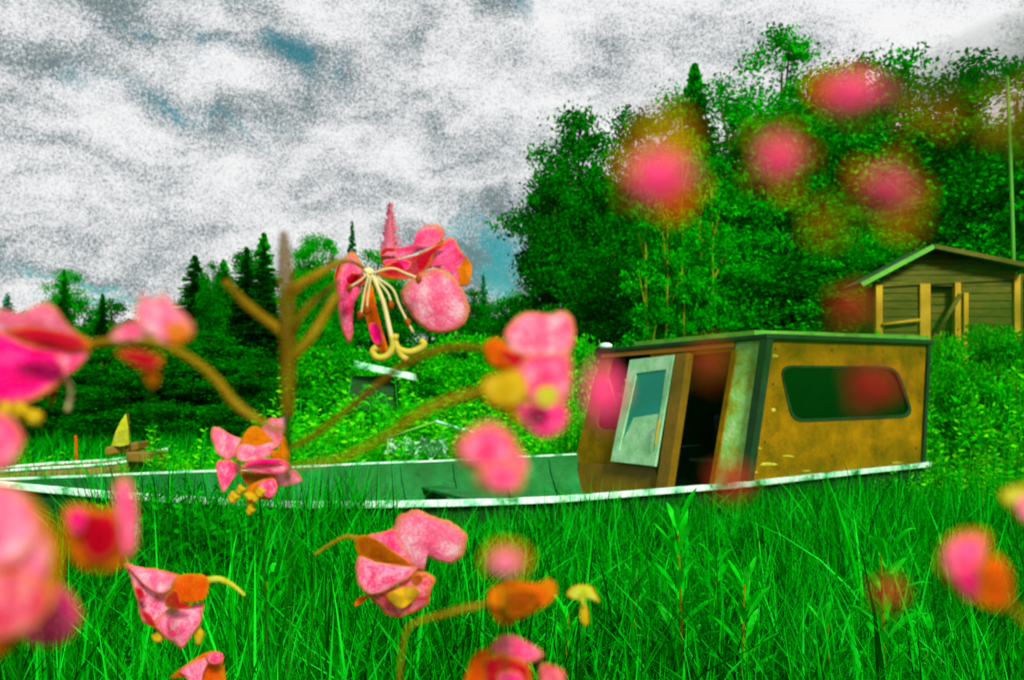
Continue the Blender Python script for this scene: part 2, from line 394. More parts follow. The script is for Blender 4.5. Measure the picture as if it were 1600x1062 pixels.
for i in range(7):   # ribs on the far inner side
    t = .5 + i * .62
    p = [bpt(t, a_ * .96, gz(t, a_) - d_ + .03) for a_, d_ in ((1, .03), (.96, .2), (.84, .42))]
    tube('rib', p, .018, M['hull_in'], boat, n=3, sides=5)

# cabin: corner points
Nb = P(1166, 752, 7.5); Lb = P(899, 714, 9.62); Rb = P(1440, 724, 8.8); Nt = P(1198, 530, 7.58)
nL = (Lb - Nb).cross(Nt - Nb); nL.normalize()
if nL.y > 0: nL = -nL
nR = (Rb - Nb).cross(Nt - Nb); nR.normalize()
if nR.y > 0: nR = -nR
QL = lambda x, y, off=0: on_plane(x, y, Nb + nL * off, nL)
QR = lambda x, y, off=0: on_plane(x, y, Nb + nR * off, nR)
Lt = QL(940, 552); Rt = QR(1449, 538)
Bb = Lb + (Rb - Nb); Bt = Lt + (Rt - Nt)
cabin = empty('cabin', (0, 0, 0)); cabin.parent = boat; cabin.location = Nb - boat.location
# re-parent depth: thing > part > sub-part, the cabin's pieces hang straight on the boat
bpy.data.objects.remove(cabin)
def rl(pts, f, n=5):  # rounded loop: corner cutting with small radii
    o = []; k = len(pts)
    for i in range(k):
        a, b, c = Vector(pts[i - 1]), Vector(pts[i]), Vector(pts[(i + 1) % k])
        r = min(f, (a - b).length * .45, (c - b).length * .45)
        p0 = b + (a - b).normalized() * r; p2 = b + (c - b).normalized() * r
        for j in range(n + 1):
            t = j / n; o.append(p0 * (1 - t) ** 2 + b * 2 * t * (1 - t) + p2 * t * t)
    return [f(*q_) if False else (q_.x, q_.y) for q_ in o]
def loopL(pts, off=0): return [QL(x, y, off) for x, y in pts]
def loopR(pts, off=0): return [QR(x, y, off) for x, y in pts]
dr = 20
winL = rl([(956, 556), (1020, 549), (1000, 672), (929, 669)], 16)
doorO = [(1068, 556), (1146, 547), (1110, 758), (1034, 764)]
slab('bulkhead', loopL([(899, 716), (940, 552), (1150, 533.5), (1110, 775), (1020, 776), (895, 745)]),
     [loopL(winL), loopL([(1068, 556), (1143, 549), (1108.5, 757), (1034, 762)])], nL, .03, M['ochre'], boat)
slab('corner_panel', loopL([(1150.6, 533.5), (1197.5, 529.5), (1164, 765), (1110.6, 775)]), [], nL, .03, M['worn'], boat)
slab('kick_panel', loopL([(903, 722), (1024, 729), (1032, 775), (903, 770)], .012), [], nL, .01, M['ochre2'], boat)
# head strip above the door, brighter paint
slab('head_rail', loopL([(941, 549), (1148, 530.5), (1147, 542), (939, 559)], .014), [], nL, .012, M['orange'], boat)
# red cloth and stick behind the front window
o = slab('curtain', loopL([(950, 600), (985, 640), (975, 668), (925, 668), (935, 610)], -.10), [], nL, .01, M['redcloth'], boat)
tube('stick', [QL(948, 585, -.05), QL(963, 634, -.05)], .012, M['orange'], boat)
# open door leaf: hinged on the jamb, standing a little proud of the wall
dn = nL
door = slab('door', loopL([(984, 562), (1053, 554), (1023, 728), (954, 720)], .10), [loopL([(994, 583), (1041, 577), (1022, 706), (967, 703)], .10)], nL, .035, M['mint'], boat)
slab('pane', loopL([(992, 581), (1043, 575), (1024, 708), (965, 705)], .08), [], nL, .006, M['glass_door'], door)
slab('lower_pane_board', loopL([(990, 652), (1030, 646), (1023, 706), (966, 703)], .088), [], nL, .006, M['mint'], door)
tube('door_handle', [QL(1031, 655, .14), QL(1027, 672, .15), QL(1024, 696, .14)], .012, M['yellow'], door)
slab('door_jamb', loopL([(1055, 553), (1074, 551), (1042, 766), (1024, 768)], .09), [], nL, .10, M['ochre2'], boat)
slab('door_post', loopL([(1143, 548), (1150, 547), (1115, 760), (1108, 760)], .02), [], nL, .04, M['ochre'], boat)
winR = rl([(1219, 571), (1400, 573), (1428, 650), (1239, 658)], 20)
slab('side_wall', loopR([(1198.5, 529.5), (1450, 537), (1441, 730), (1166, 762)]), [loopR(winR)], nR, .03, M['ochre'], boat)
slab('window_frame', loopR(rl([(1218, 570), (1401.5, 572), (1429.5, 651.5), (1237.5, 659.5)], 21), .008), [loopR(rl([(1221, 574), (1398, 576), (1424, 647), (1241, 655)], 18), .008)], nR, .012, M['dark'], boat)
slab('window_pane', loopR(rl([(1219.5, 571.5), (1399.5, 573.5), (1427.5, 649.5), (1239.5, 657.5)], 20), -.01), [], nR, .005, M['glass'], boat)
parts = []
for (x, y, w_, h_) in ((1182, 700, 14, 3), (1200, 725, 20, 4), (1178, 738, 9, 3), (1208, 640, 5, 4), (1232, 712, 12, 2), (1212, 556, 9, 3), (1190, 752, 16, 3), (1402, 722, 12, 2), (1260, 735, 10, 2)):
    lp = [(x + math.cos(k * .785) * w_ * random.uniform(.5, 1), y + math.sin(k * .785) * h_ * random.uniform(.5, 1)) for k in range(8)]
    V_ = [QR(a_, b_, .004) for a_, b_ in lp] + [QR(x, y, .007)]; parts.append((V_, [(k, (k + 1) % 8, 8) for k in range(8)]))
mesh('flaked_paint', *geo_join(parts), mat('pale_primer', [G(.24, .24, .0), G(.42, .46, .03)], .8, 20, 6), boat)
for x, y in ((1212, 545), (1300, 547), (1380, 549), (1438, 551), (1195, 690), (1300, 712), (1432, 700), (1208, 600), (1436, 625)):
    c_ = QR(x, y, .004); a1 = (Rb - Nb).normalized(); a2 = a1.cross(nR)
    mesh('screw', [c_ + a1 * .012 * math.cos(k * .785) + a2 * .012 * math.sin(k * .785) for k in range(8)] + [c_ + nR * .004], [(k, (k + 1) % 8, 8) for k in range(8)], M['dark'], boat)
# far and rear walls, dark inside, the far one with its window
o3 = (Bb - Lb).cross(Vector((0, 0, 1))).normalized()
def QB(u, v): return (Lb.lerp(Bb, u)).lerp(Lt.lerp(Bt, u), v)
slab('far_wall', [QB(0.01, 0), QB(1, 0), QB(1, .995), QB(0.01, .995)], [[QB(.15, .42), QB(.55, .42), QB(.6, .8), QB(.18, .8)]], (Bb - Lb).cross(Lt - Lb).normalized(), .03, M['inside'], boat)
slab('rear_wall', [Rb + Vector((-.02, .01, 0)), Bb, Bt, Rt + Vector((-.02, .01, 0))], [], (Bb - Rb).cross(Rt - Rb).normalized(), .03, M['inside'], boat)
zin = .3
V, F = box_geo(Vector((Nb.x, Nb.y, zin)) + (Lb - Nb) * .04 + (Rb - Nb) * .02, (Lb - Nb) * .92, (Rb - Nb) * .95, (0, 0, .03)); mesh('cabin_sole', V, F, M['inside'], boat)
# helm seat and console inside the doorway
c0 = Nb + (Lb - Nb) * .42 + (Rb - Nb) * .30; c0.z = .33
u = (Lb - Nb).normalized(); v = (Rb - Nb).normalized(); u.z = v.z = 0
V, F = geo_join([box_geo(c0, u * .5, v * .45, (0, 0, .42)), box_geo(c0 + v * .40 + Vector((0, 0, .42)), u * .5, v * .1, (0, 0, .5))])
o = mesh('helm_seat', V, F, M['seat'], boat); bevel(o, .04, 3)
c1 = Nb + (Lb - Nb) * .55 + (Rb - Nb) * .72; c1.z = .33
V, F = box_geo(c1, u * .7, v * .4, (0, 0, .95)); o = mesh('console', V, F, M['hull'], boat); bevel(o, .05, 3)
# dark corner and edge trims
def strip(name, a, b, wx, wy, m):
    d = (b - a); V, F = box_geo(a - wx * .5 - wy * .5, d, wx, wy); return mesh(name, V, F, m, boat)
ax1 = (Rb - Nb).normalized(); ax2 = (Lb - Nb).normalized()
s_ = strip('corner_trim', Nb + (nL + nR) * .006 - Vector((0, 0, .03)), Nt + (nL + nR) * .006, ax1 * .085, ax2 * .085, M['dark'])
strip('corner_trim', Rb + nR * .006, Rt + nR * .006, ax1 * .05, ax2 * .05, M['dark'])
# roof
up = Vector((0, 0, 1))
cc = (Nt + Lt + Rt + Bt) / 4
def grow(p, k): d = (p - cc); d.z = 0; return p + d.normalized() * k
lo = [grow(p, .07) for p in (Nt, Lt, Bt, Rt)]
V = lo + [p + up * .05 for p in lo]; F = [(0, 1, 2, 3), (7, 6, 5, 4), (0, 4, 5, 1), (1, 5, 6, 2), (2, 6, 7, 3), (3, 7, 4, 0)]
o = mesh('roof_trim', V, F, M['dark'], boat); bevel(o, .01)
lo = [grow(p, .02) + up * .052 for p in (Nt.lerp(Lt, .06), Lt.lerp(Nt, .25), Bt, Rt)]
V = lo + [p + up * .045 for p in lo]
cen = sum(lo, Vector()) / 4 + up * .10; V.append(cen)
F = [(0, 1, 2, 3), (4, 5, 1, 0), (5, 6, 2, 1), (6, 7, 3, 2), (7, 4, 0, 3), (4, 8, 5), (5, 8, 6), (6, 8, 7), (7, 8, 4)]
mesh('roof_panel', V, F, M['roof_edge'], boat)
bm = bmesh.new(); bmesh.ops.create_uvsphere(bm, u_segments=12, v_segments=8, radius=.07)
bmesh.ops.scale(bm, vec=(1.2, 1, .55), verts=bm.verts); me = bpy.data.meshes.new('deck_lamp'); bm.to_mesh(me); bm.free()
o = link('deck_lamp', me, M['white'], boat, True); o.location = Lt.lerp(Nt, .03) + up * .085 - boat.location

# second boat behind the bow
sec = empty('rowing_boat', P(120, 745, 9.5), 'low brown rowing boat with a pale rail and small pointed sail behind the bow', 'rowing boat')
def sb(t, s, z):
    a = P(-60, 741, 9.3); b = P(262, 722, 10.3); d = (b - a); d.z = 0; nn = Vector((-d.y, d.x, 0)).normalized()
    ww = .38 * math.sin(math.pi * min(1, max(.0, .5 + (t - .5) * .98))) ** .5
    return a.lerp(b, t) + nn * (ww * (s + 1)) + Vector((0, 0, z + .15 * abs(2 * t - 1) ** 3 * (1 if t > .5 else 0)))
tt = np.linspace(0, 1, 16); V = []; F = []
for t in tt:
    for s, z in ((-1, 0), (-.85, -.25), (0, -.4), (.85, -.25), (1, 0)): V.append(sb(t, s, z))
for i in range(15):
    for k in range(4): F.append((i * 5 + k, i * 5 + k + 1, i * 5 + 6 + k, i * 5 + 5 + k))
o = mesh('hull', V, F, M['ochre2'], sec, True); md = o.modifiers.new('thick', 'SOLIDIFY'); md.thickness = .02
for s in (-1, 1): tube('gunwale', [sb(t, s, .015) for t in tt], .020, M['white'], sec, n=2, sides=6)
sl = [P(196.5, 646, 10), P(202, 694, 10), P(174, 696, 10)]
sl2 = [P(196.5, 646, 10), P(200, 668, 9.95), P(202, 694, 10), P(188, 697, 9.9), P(174, 696, 10), P(180, 676, 9.95), P(188, 658, 9.97)]
slab('sail', sl2, [], Vector((0, -1, 0)), .01, M['limepetal'], sec)
tube('mast', [P(200, 645, 10.02), P(204, 730, 10.02)], .012, M['bark'], sec)
V, F = geo_join([box_geo(P(164, 712, 9.95), P(216, 703, 10.1) - P(164, 712, 9.95), (0, .3, 0), (0, 0, .11)), box_geo(P(196, 722, 9.9), P(244, 722, 10) - P(196, 722, 9.9), (0, .3, 0), (0, 0, .13))])
o = mesh('locker', V, F, M['ochre2'], sec); bevel(o, .02)
st = tube('marker_stake', [P(118, 680, 11), P(119, 700, 11), P(120, 770, 11)], .019, M['redorange'], sides=6); tag(st, 'short orange stake standing in the weeds left of the small sail', 'stake')

# ---------------------------------------------------------------- shed
shed = empty('shed', (P(1470, 0, 14).x, 14, H(6.5, 14)), 'weathered plank shed with a gabled roof and pale posts among the shrubs', 'shed')
D0 = 14.0
def S(x, y, d=0): return P(x, y, D0 + d)
fn = Vector((0, -1, 0))
def plank_wall(name, x0, x1, y0, y1, d=0):
    parts = []; k = int((y1 - y0) / 12)
    for i in range(k):
        ya = y0 + (y1 - y0) * i / k; yb = ya + (y1 - y0) / k - 1.2
        a = S(x0, yb, d + random.uniform(0, .012)); parts.append(box_geo(a, S(x1, yb, d) - S(x0, yb, d), (0, .04, 0), (0, 0, (yb - ya) / FP * D0)))
    return mesh(name, *geo_join(parts), M['wood'], shed)
plank_wall('wall', 1372, 1445, 447, 640); plank_wall('door_leaf', 1452, 1500, 452, 640, .14); plank_wall('wall', 1500, 1596, 447, 640)
# gable boards
parts = []
for i in range(6):
    ya = 396 + i * 8.5; f0 = (ya + 8 - 388) / 57
    xl = 1460 - 100 * f0 * .93; xr = 1460 + 140 * min(1, f0 * 1.35) * .93
    parts.append(box_geo(S(xl, ya + 8), S(xr, ya + 8) - S(xl, ya + 8), (0, .05, 0), (0, 0, 7.3 / FP * D0)))
mesh('gable', *geo_join(parts), M['wood'], shed)
for (x, wd, y0) in ((1374, 10, 446), (1446, 16, 444), (1497, 9, 442), (1510, 7, 458), (1590, 9, 430)):
    V, F = box_geo(S(x - wd / 2, 640, -.05), (wd / FP * D0, 0, 0), (0, .1, 0), (0, 0, (640 - y0) / FP * D0)); o = mesh('post', V, F, M['wood_post'], shed)
V, F = box_geo(S(1366, 449, -.03), S(1600, 436) - S(1366, 449), (0, .07, 0), (0, 0, .09)); mesh('tie_beam', V, F, M['wood'], shed)
tube('brace', [S(1500, 460, -.06), S(1465, 520, -.06)], .045, M['wood'], shed, sides=5)
tube('shelf_rail', [S(1378, 507, -.07), S(1437, 500, -.07)], .03, M['wood_post'], shed, sides=5)
a, b, c = S(1460, 386, -.3), S(1347, 446, -.3), S(1612, 417, -.3)
bk = Vector((0, .9, 0))
for (p, q_, nm) in ((a, b, 'roof'), (a, c, 'roof')):
    nn = (q_ - p).cross(bk).normalized(); nn = nn if nn.z > 0 else -nn
    V, F = box_geo(p, q_ - p, bk, nn * .05); r_ = mesh(nm, V, F, M['roof'], shed)
    V, F = box_geo(p + nn * .052 - Vector((0, .012, 0)), q_ - p, Vector((0, .08, 0)), nn * -.075); mesh('bargeboard', V, F, M['roof_edge'] if q_ is b else M['wood'], r_)
V, F = geo_join([box_geo(S(1372, 640, .1), (.05, 0, 0), (0, .5, 0), (0, 0, 2.2)), box_geo(S(1594, 640, .1), (.05, 0, 0), (0, .5, 0), (0, 0, 2.4)), box_geo(S(1375, 640, .6), S(1594, 640, .6) - S(1375, 640, .6), (0, .05, 0), (0, 0, 2.3))])
mesh('side_boards', V, F, M['wood'], shed)
pl = tube('pole', [P(1584, 640, 15.5), P(1583, 400, 15.5), P(1574, 120, 15.5)], [.05, .04, .03], M['pole'], sides=7); tag(pl, 'tall thin pale green pole rising behind the right end of the shed', 'pole')

# hut with pale sheet roof and low canopy far behind the deck
hut = empty('hut', P(590, 640, 17), 'tiny dark hut with a tilted pale sheet roof under the hanging flower', 'hut')
V, F = box_geo(P(545, 640, 17), (.95, 0, 0), (0, .9, 0), (0, 0, .72)); mesh('wall', V, F, M['hull'], hut)
p0, p1 = P(553, 563, 16.7), P(646, 583, 16.7)
V, F = box_geo(p0, p1 - p0, (0, .5, .0), (0, 0, -.14)); mesh('roof_sheet', V, F, M['white'], hut)
can = empty('canopy', P(672, 700, 11.5), 'low gabled frame of thin pale bars over a crumpled pale tarpaulin beyond the deck', 'canopy')
for d in (0, 1.2):
    tube('rafter', [P(604, 684, 11.5 + d), P(682, 658, 11.5 + d)], .018, M['roof_edge'], can, sides=5)
    tube('rafter', [P(682, 658, 11.5 + d), P(742, 677, 11.5 + d)], .022, M['white'], can, sides=5)
tube('ridge_bar', [P(682, 658, 11.5), P(682, 658, 12.7) + Vector((0, 0, 0))], .02, M['white'], can, sides=5)
for x in (606, 740): tube('leg', [P(x, 683 if x < 700 else 677, 11.5), P(x, 760, 11.5)], .018, M['roof_edge'], can, sides=5)
V = []; F = []; nx_, ny_ = 26, 10
for j in range(ny_):
    for i in range(nx_):
        p = P(602 + 96 * i / (nx_ - 1), 712 - 26 * j / (ny_ - 1), 11.6 + .09 * j); p.z += random.uniform(-.05, .05) + .05 * math.sin(i * .9); p.x += random.uniform(-.02, .02); V.append(p)
F = [(j * nx_ + i, j * nx_ + i + 1, (j + 1) * nx_ + i + 1, (j + 1) * nx_ + i) for j in range(ny_ - 1) for i in range(nx_ - 1)]
o = mesh('tarpaulin', V, F, mat('dappled_tarp', [G(.003, .1, .006), G(.01, .2, .02), G(.4, .75, .45)], .6, 7, 8, pos=[.4, .52, .62]), can); md = o.modifiers.new('thick', 'SOLIDIFY'); md.thickness = .01

# ---------------------------------------------------------------- trees
def leaf_quads(cent, size, up_bias=0.0, aspect=.55, r=rng):
    n = len(cent)
    a = r.normal(size=(n, 3)); a /= np.linalg.norm(a, axis=1, keepdims=True)
    b = r.normal(size=(n, 3)); b -= a * np.sum(a * b, 1, keepdims=True); b /= np.linalg.norm(b, axis=1, keepdims=True)
    s = size * r.uniform(.6, 1.4, (n, 1))
    a = a * s; b = b * s * aspect
    c = cent
    V = np.stack([c - a, c - b * 1.0 - a * .1, c + a, c + b * 1.0 - a * .1], 1).reshape(-1, 3)
    return V, np.arange(4 * n).reshape(-1, 4)
def broad_crown(h, rad, base, nclump, nleaf, leaf, r):
    """crown from base*h to h: overlapping lobes stepped up the stem, leaves gathered in clumps of uneven size"""
    lob = []
    k = 11
    for i in range(k):
        f = (i + .5) / k; an = i * 2.4 + r.uniform(-.6, .6)
        env = rad * (math.sin(math.pi * min(1, .22 + .78 * f) ** 1.0) ** .7 * .95 + .12)
        lr = env * r.uniform(.42, .62); off = max(0, env - lr) * r.uniform(.7, 1.0)
        lob.append((math.cos(an) * off, math.sin(an) * off, h * (base + (1 - base) * f) , lr))
    for f in (.15, .4, .62, .8): lob.append((0, 0, h * (base + (1 - base) * f), rad * (.75 - .35 * f)))
    lob.append((r.uniform(-.2, .2), 0, h * .95, rad * .16))
    wt = np.array([l[3] ** 2 for l in lob]); wt /= wt.sum()
    cs = []; sg = []
    for _ in range(nclump):
        l = lob[r.choice(len(lob), p=wt)]; d = r.normal(size=3); d /= np.linalg.norm(d); q_ = r.uniform(.55, 1.12)
        c = np.array(l[:3]) + d * l[3] * q_ * np.array([1, 1, 1.05]); c[2] = min(c[2], h - r.uniform(0, .35)); c[2] = max(c[2], .15)
        cs.append(c); sg.append(rad * r.uniform(.05, .14))
    cs = np.array(cs); sg = np.array(sg); per = nleaf // nclump
    L_ = np.repeat(cs, per, 0) + r.normal(size=(len(cs) * per, 3)) * np.repeat(sg, per)[:, None] * np.array([1, 1, .7])
    L_[:, 2] = np.clip(L_[:, 2], .05, h + .1)
    return L_, lob[:11]
def make_tree(kind, seed, h, rad, base, leafmat, nleaf=9000, leaf=.11, trunk='bark', nclump=230):
    r = np.random.default_rng(seed)
    L_, lob = broad_crown(h, rad, base, nclump, nleaf, leaf, r)
    V, Q = leaf_quads(L_, leaf, r=r)
    root = empty(kind, (0, 0, 0))
    parts = [tube_geo(spline([Vector((0, 0, -.3)), Vector((.05, .03, h * .3)), Vector((-.05, .05, h * .6)), Vector((0, 0, h * .93))], 4), list(np.linspace(rad * .075, .02, 13)), 7)]
    for l in lob[::2]:
        z0 = max(.2 * h, l[2] - rad * .7)
        parts.append(tube_geo(spline([Vector((0, 0, z0)), Vector((l[0] * .5, l[1] * .5, (z0 + l[2]) / 2 + .1)), Vector((l[0], l[1], l[2] + l[3] * .6))], 3), [.05, .045, .04, .035, .03, .02, .012], 5))
    Vt, Ft = geo_join(parts); mesh('trunk', Vt, Ft, M[trunk], root, True)
    npmesh('crown', V, Q, M[leafmat], root)
    return root
def make_spruce(seed, h, rad, leafmat, layers=90):
    r = np.random.default_rng(seed); root = empty('spruce_tree', (0, 0, 0))
    V, F = tube_geo([Vector((0, 0, -.3)), Vector((0, 0, h * .5)), Vector((0, 0, h))], [.12, .07, .01], 7); mesh('trunk', V, F, M['bark'], root, True)
    vs = []
    for i in range(layers):
        f = (i + .5) / layers; z = h * (.08 + .92 * f); R_ = rad * (1 - f) ** .85 * r.uniform(.8, 1.15) + .05
        nb = int(4 + 5 * (1 - f))
        for k in range(nb):
            an = r.uniform(0, 6.28); ln = R_ * r.uniform(.65, 1.15)
            d = np.array([math.cos(an), math.sin(an), 0]); side = np.array([-d[1], d[0], 0])
            nl = int(6 + ln * 14)
            for j in range(nl):
                s = (j + .5) / nl; p = d * ln * s + np.array([0, 0, z - ln * .35 * s + .18 * ln * s * s])
                wd = .22 * ln * (1 - s) + .05
                for sg in (-1, 1):
                    tip = p + side * sg * wd + d * wd * .6 + np.array([0, 0, -.05 + r.uniform(-.03, .03)])
                    nn = np.array([0, 0, .03]); q0 = d * .035
                    vs += [p - q0, p + q0, tip + nn, tip - nn]
    V = np.array(vs); npmesh('crown', V, np.arange(len(V)).reshape(-1, 4), M[leafmat], root)
    return root
def copy_tree(root):
    c = root.copy(); C.objects.link(c)
    for ch in list(root.children):
        k = ch.copy(); C.objects.link(k); k.parent = c
        for g2 in list(ch.children):
            k2 = g2.copy(); C.objects.link(k2); k2.parent = k
    return c
protos = {}
def place(key, px, Y, top, width, label, cat, group, rz=None):
    """stand a tree so its crown tip is at picture height `top` seen from the camera; scale sets its real size"""
    kind = key
    root, h, rad, used = protos[key]
    o = root if not used else copy_tree(root)
    protos[key] = (root, h, rad, True)
    x = (px - 800) / FP * Y; z = H(x, Y)
    hh = EYE + (HZ - top) / FP * Y - z
    o.location = (x, Y, z); s = hh / h; sw = (width * (1.45 if 'tree' in cat or 'bush' in cat else 1) / 2 / FP * Y) / rad
    o.scale = (sw, sw, s); o.rotation_euler = (0, 0, random.uniform(0, 6.28) if rz is None else rz)
    tag(o, label, cat, group); return o
for i in range(3): protos['dark%d' % i] = (make_tree('leafy_tree', 20 + i, 9, 2.6, .0 + .02 * i, 'leaf_dark', 46000, .066), 9, 2.6, False)
for i in range(3): protos['mid%d' % i] = (make_tree('leafy_tree', 40 + i, 9, 2.6, .03, 'leaf_mid', 46000, .062), 9, 2.6, False)
for i in range(2): protos['bush%d' % i] = (make_tree('leafy_bush', 90 + i, 3.2, 2.0, .0, 'leaf_bush', 26000, .055, nclump=260), 3.2, 2.0, False)
protos['birch'] = (make_tree('birch_tree', 60, 9, 1.1, .25, 'leaf_mid', 5200, .06, 'birch', 90), 9, 1.1, False)
protos['fir'] = (make_spruce(75, 8, 2.0, 'leaf_mid', 130), 8, 2.0, False)
protos['fir_dark'] = (make_spruce(76, 8, 2.0, 'leaf_dark', 130), 8, 2.0, False)
protos['spruce'] = (make_spruce(70, 8, 1.6, 'needle'), 8, 1.6, False)
protos['spruce_far'] = (make_spruce(71, 8, 1.3, 'needle_pale', 80), 8, 1.3, False)
GR = 'trees of the tall wood on the right'; GL = 'trees of the low wood on the left'
tr = [
 ('dark0', 905, 23, 168, 190, 'dark round leafy tree at the left end of the tall wood'),
 ('dark1', 868, 22, 245, 140, 'dark bushy tree leaning out over the gap in the woods'),
 ('dark2', 990, 25, 178, 190, 'dark leafy tree second from the left end of the tall wood'),
 ('mid0', 1055, 27, 150, 170, 'mid green leafy tree behind the thin ochre trunks'),
 ('fir', 1085, 25, 98, 170, 'ragged topped spruce rising above the thin ochre trunks'),
 ('mid1', 1145, 24, 128, 200, 'bright green leafy tree right of the ragged spruce'),
 ('mid2', 1222, 26, 58, 210, 'tallest leafy tree of the wood, its peak near the top edge'),
 ('mid0', 1290, 24, 112, 200, 'broad leafy tree just right of the tallest peak'),
 ('dark1', 1350, 25, 88, 190, 'dark leafy tree rounding up between two peaks above the shed roof slope'),
 ('mid1', 1420 , 24, 92, 240, 'leafy tree standing straight above the shed gable'),
 ('dark2', 1510, 23, 98, 240, 'leafy tree behind the thin pole on its left side'),
 ('mid2', 1590, 22, 108, 250, 'leafy tree cut by the right edge of the frame'),
 ('mid1', 1660, 20, 150, 260, 'leafy tree mostly beyond the right edge of the frame'),
 ('dark0', 1240, 19, 395, 260, 'low dark tree in front of the wood, behind the cabin roof'),
 ('mid0', 1130, 19, 360, 230, 'low bright tree in front of the wood, right of the thin trunks'),
 ('dark1', 960, 19, 370, 190, 'low dark tree in front of the wood, above the cabin lamp'),
 ('mid2', 1340, 20, 330, 200, 'low leafy tree beside the left slope of the shed roof'),
]
for k, x, Y, top, wd, lb in tr: place(k, x, Y, top, wd, lb, 'tree', GR)
for x, top in ((1012, 215), (1042, 225), (1066, 150), (1094, 200), (1112, 260)):
    o = place('birch', x, 15.2 + (x % 3) * .4, top, 105, {1012: 'leftmost of the five thin ochre trunks', 1042: 'second of the five thin ochre trunks from the left', 1066: 'middle one of the five thin ochre trunks', 1094: 'fourth of the five thin ochre trunks from the left', 1112: 'rightmost of the five thin ochre trunks'}[x], 'birch', 'thin ochre trunks in front of the wood')
tl = [
 ('spruce_far', 12, 44, 458, 60, 'pale small conifer at the left edge of the skyline'),
 ('dark0', -30, 38, 500, 130, 'dark tree cut by the left edge behind the big pink flower'),
 ('mid0', 103, 36, 424, 85, 'narrow tree with a pointed loose top left of the skyline dip'),
 ('dark1', 60, 36, 482, 120, 'low dark tree over the top of the big pink flower'),
 ('dark2', 175, 38, 470, 110, 'low dark tree in the dip of the skyline'),
 ('dark1', 250, 34, 485, 120, 'low dark tree behind the blurred pale flower'),
 ('fir_dark', 305, 32.5, 398, 110, 'dark tree with a square top left of the thick brown stem'),
 ('fir', 350, 33, 404, 95, 'narrow tree at the upper end of the left brown twig'),
 ('dark2', 385, 34, 392, 110, 'dark tree just left of the thick brown stem'),
 ('fir', 412, 33, 362, 105, 'taller green tree touching the left side of the thick brown stem'),
 ('mid0', 490, 33, 370, 100, 'green tree right of the thick brown stem'),
 ('mid1', 478, 32, 372, 60, 'narrow bright tree touching the right side of the thick brown stem'), ('dark1', 332, 32, 412, 60, 'narrow dark tree between the two firs at the left twig'), ('mid2', 515, 32, 378, 60, 'narrow leafy tree left of the sharp spruce'), ('fir_dark', 160, 34, 458, 60, 'short dark fir in the dip of the skyline'), ('fir', 100, 34, 420, 60, 'pointed fir at the loose top left of the dip'), ('fir_dark', 385, 32.5, 385, 95, 'dark fir behind the left brown twig'),
 ('spruce', 550, 34, 344, 46, 'small sharp spruce left of the pink ghosted spruce shape'),
 ('mid2', 585, 35, 395, 120, 'green tree behind the large hanging flower'),
 ('spruce_far', 612, 35, 336, 50, 'sharp spruce right behind its pink ghosted shape'),
 ('dark0', 670, 34, 420, 130, 'dark tree right of the large hanging flower'),
 ('dark1', 745, 33, 455, 110, 'low dark tree left of the gap in the woods'),
 ('spruce_far', 755, 36, 425, 40, 'thin pale conifer in the gap between the woods'),
 ('mid1', 800, 30, 458, 110, 'low leafy tree under the teal patch of sky'),
 ('spruce_far', 832, 33, 438, 60, 'pale conifer beside the dark edge of the tall wood'),
]
for k, x, Y, top, wd, lb in tl: place(k, x, Y, top, wd, lb, 'tree', GL)
# nearer dark thicket under the left wood
th = [(-20, 22, 560, 200), (70, 20, 570, 190), (160, 21, 545, 200), (250, 19, 560, 190), (330, 20, 520, 200), (400, 19, 560, 170), (515, 21, 545, 150), (640, 20, 550, 170), (720, 21, 525, 160), (800, 19, 535, 160), (880, 16, 525, 130)]
tnames = ['at the left edge below the big pink flower', 'left of the orange stake', 'above the small pointed sail', 'right of the small pointed sail', 'under the curved brown flower stalk', 'left of the foot of the thick brown stem',
          'above the tiny hut', 'above the pale hut roof at its right', 'above the low pale canopy', 'left of the pale double flower', 'just left of the cabin lamp']
for i, (x, Y, top, wd) in enumerate(th): place(('dark%d' % (i % 3)) if i < 6 else 'bush%d' % (i % 2), x, Y, top, wd, 'low bushy thicket ' + tnames[i], 'bush', 'thickets in front of the left wood')

# weedy shrubs: upright leafy spires
def make_shrub(seed, h=1.2, nst=26, rad=.5, leafn=34, leaf=.045, m='leaf_light'):
    r = np.random.default_rng(seed); root = empty('shrub', (0, 0, 0)); parts = []; L_ = []; A_ = []
    for i in range(nst):
        an = r.uniform(0, 6.28); q_ = rad * math.sqrt(r.uniform(0, 1)); b = np.array([math.cos(an) * q_ * .7, math.sin(an) * q_ * .7, 0]); t = np.array([math.cos(an) * q_ * 1.2, math.sin(an) * q_ * 1.2, h * r.uniform(.6, 1.0) * (1 - .25 * (q_ / rad) ** 2)])
        parts.append(tube_geo([Vector(b), Vector((b + t) / 2 + r.normal(size=3) * .03), Vector(t)], [.008, .006, .003], 4))
        for j in range(leafn):
            f = .12 + .88 * j / leafn; p = b + (t - b) * f; aa = j * 2.4 + i; sz = leaf * (1.5 - f * .9) * r.uniform(.7, 1.3)
            d = np.array([math.cos(aa), math.sin(aa), r.uniform(-.1, .7)]); L_.append(p + d * sz); A_.append(d * sz)
    L_ = np.array(L_); A_ = np.array(A_); B = np.cross(A_, r.normal(size=A_.shape)); B /= np.linalg.norm(B, axis=1, keepdims=True); B *= np.linalg.norm(A_, axis=1, keepdims=True) * .38
    V = np.stack([L_ - A_, L_ - B, L_ + A_, L_ + B], 1).reshape(-1, 3)
    mesh('stems', *geo_join(parts), M['weed'], root); npmesh('leaves', V, np.arange(len(V)).reshape(-1, 4), M[m], root); return root
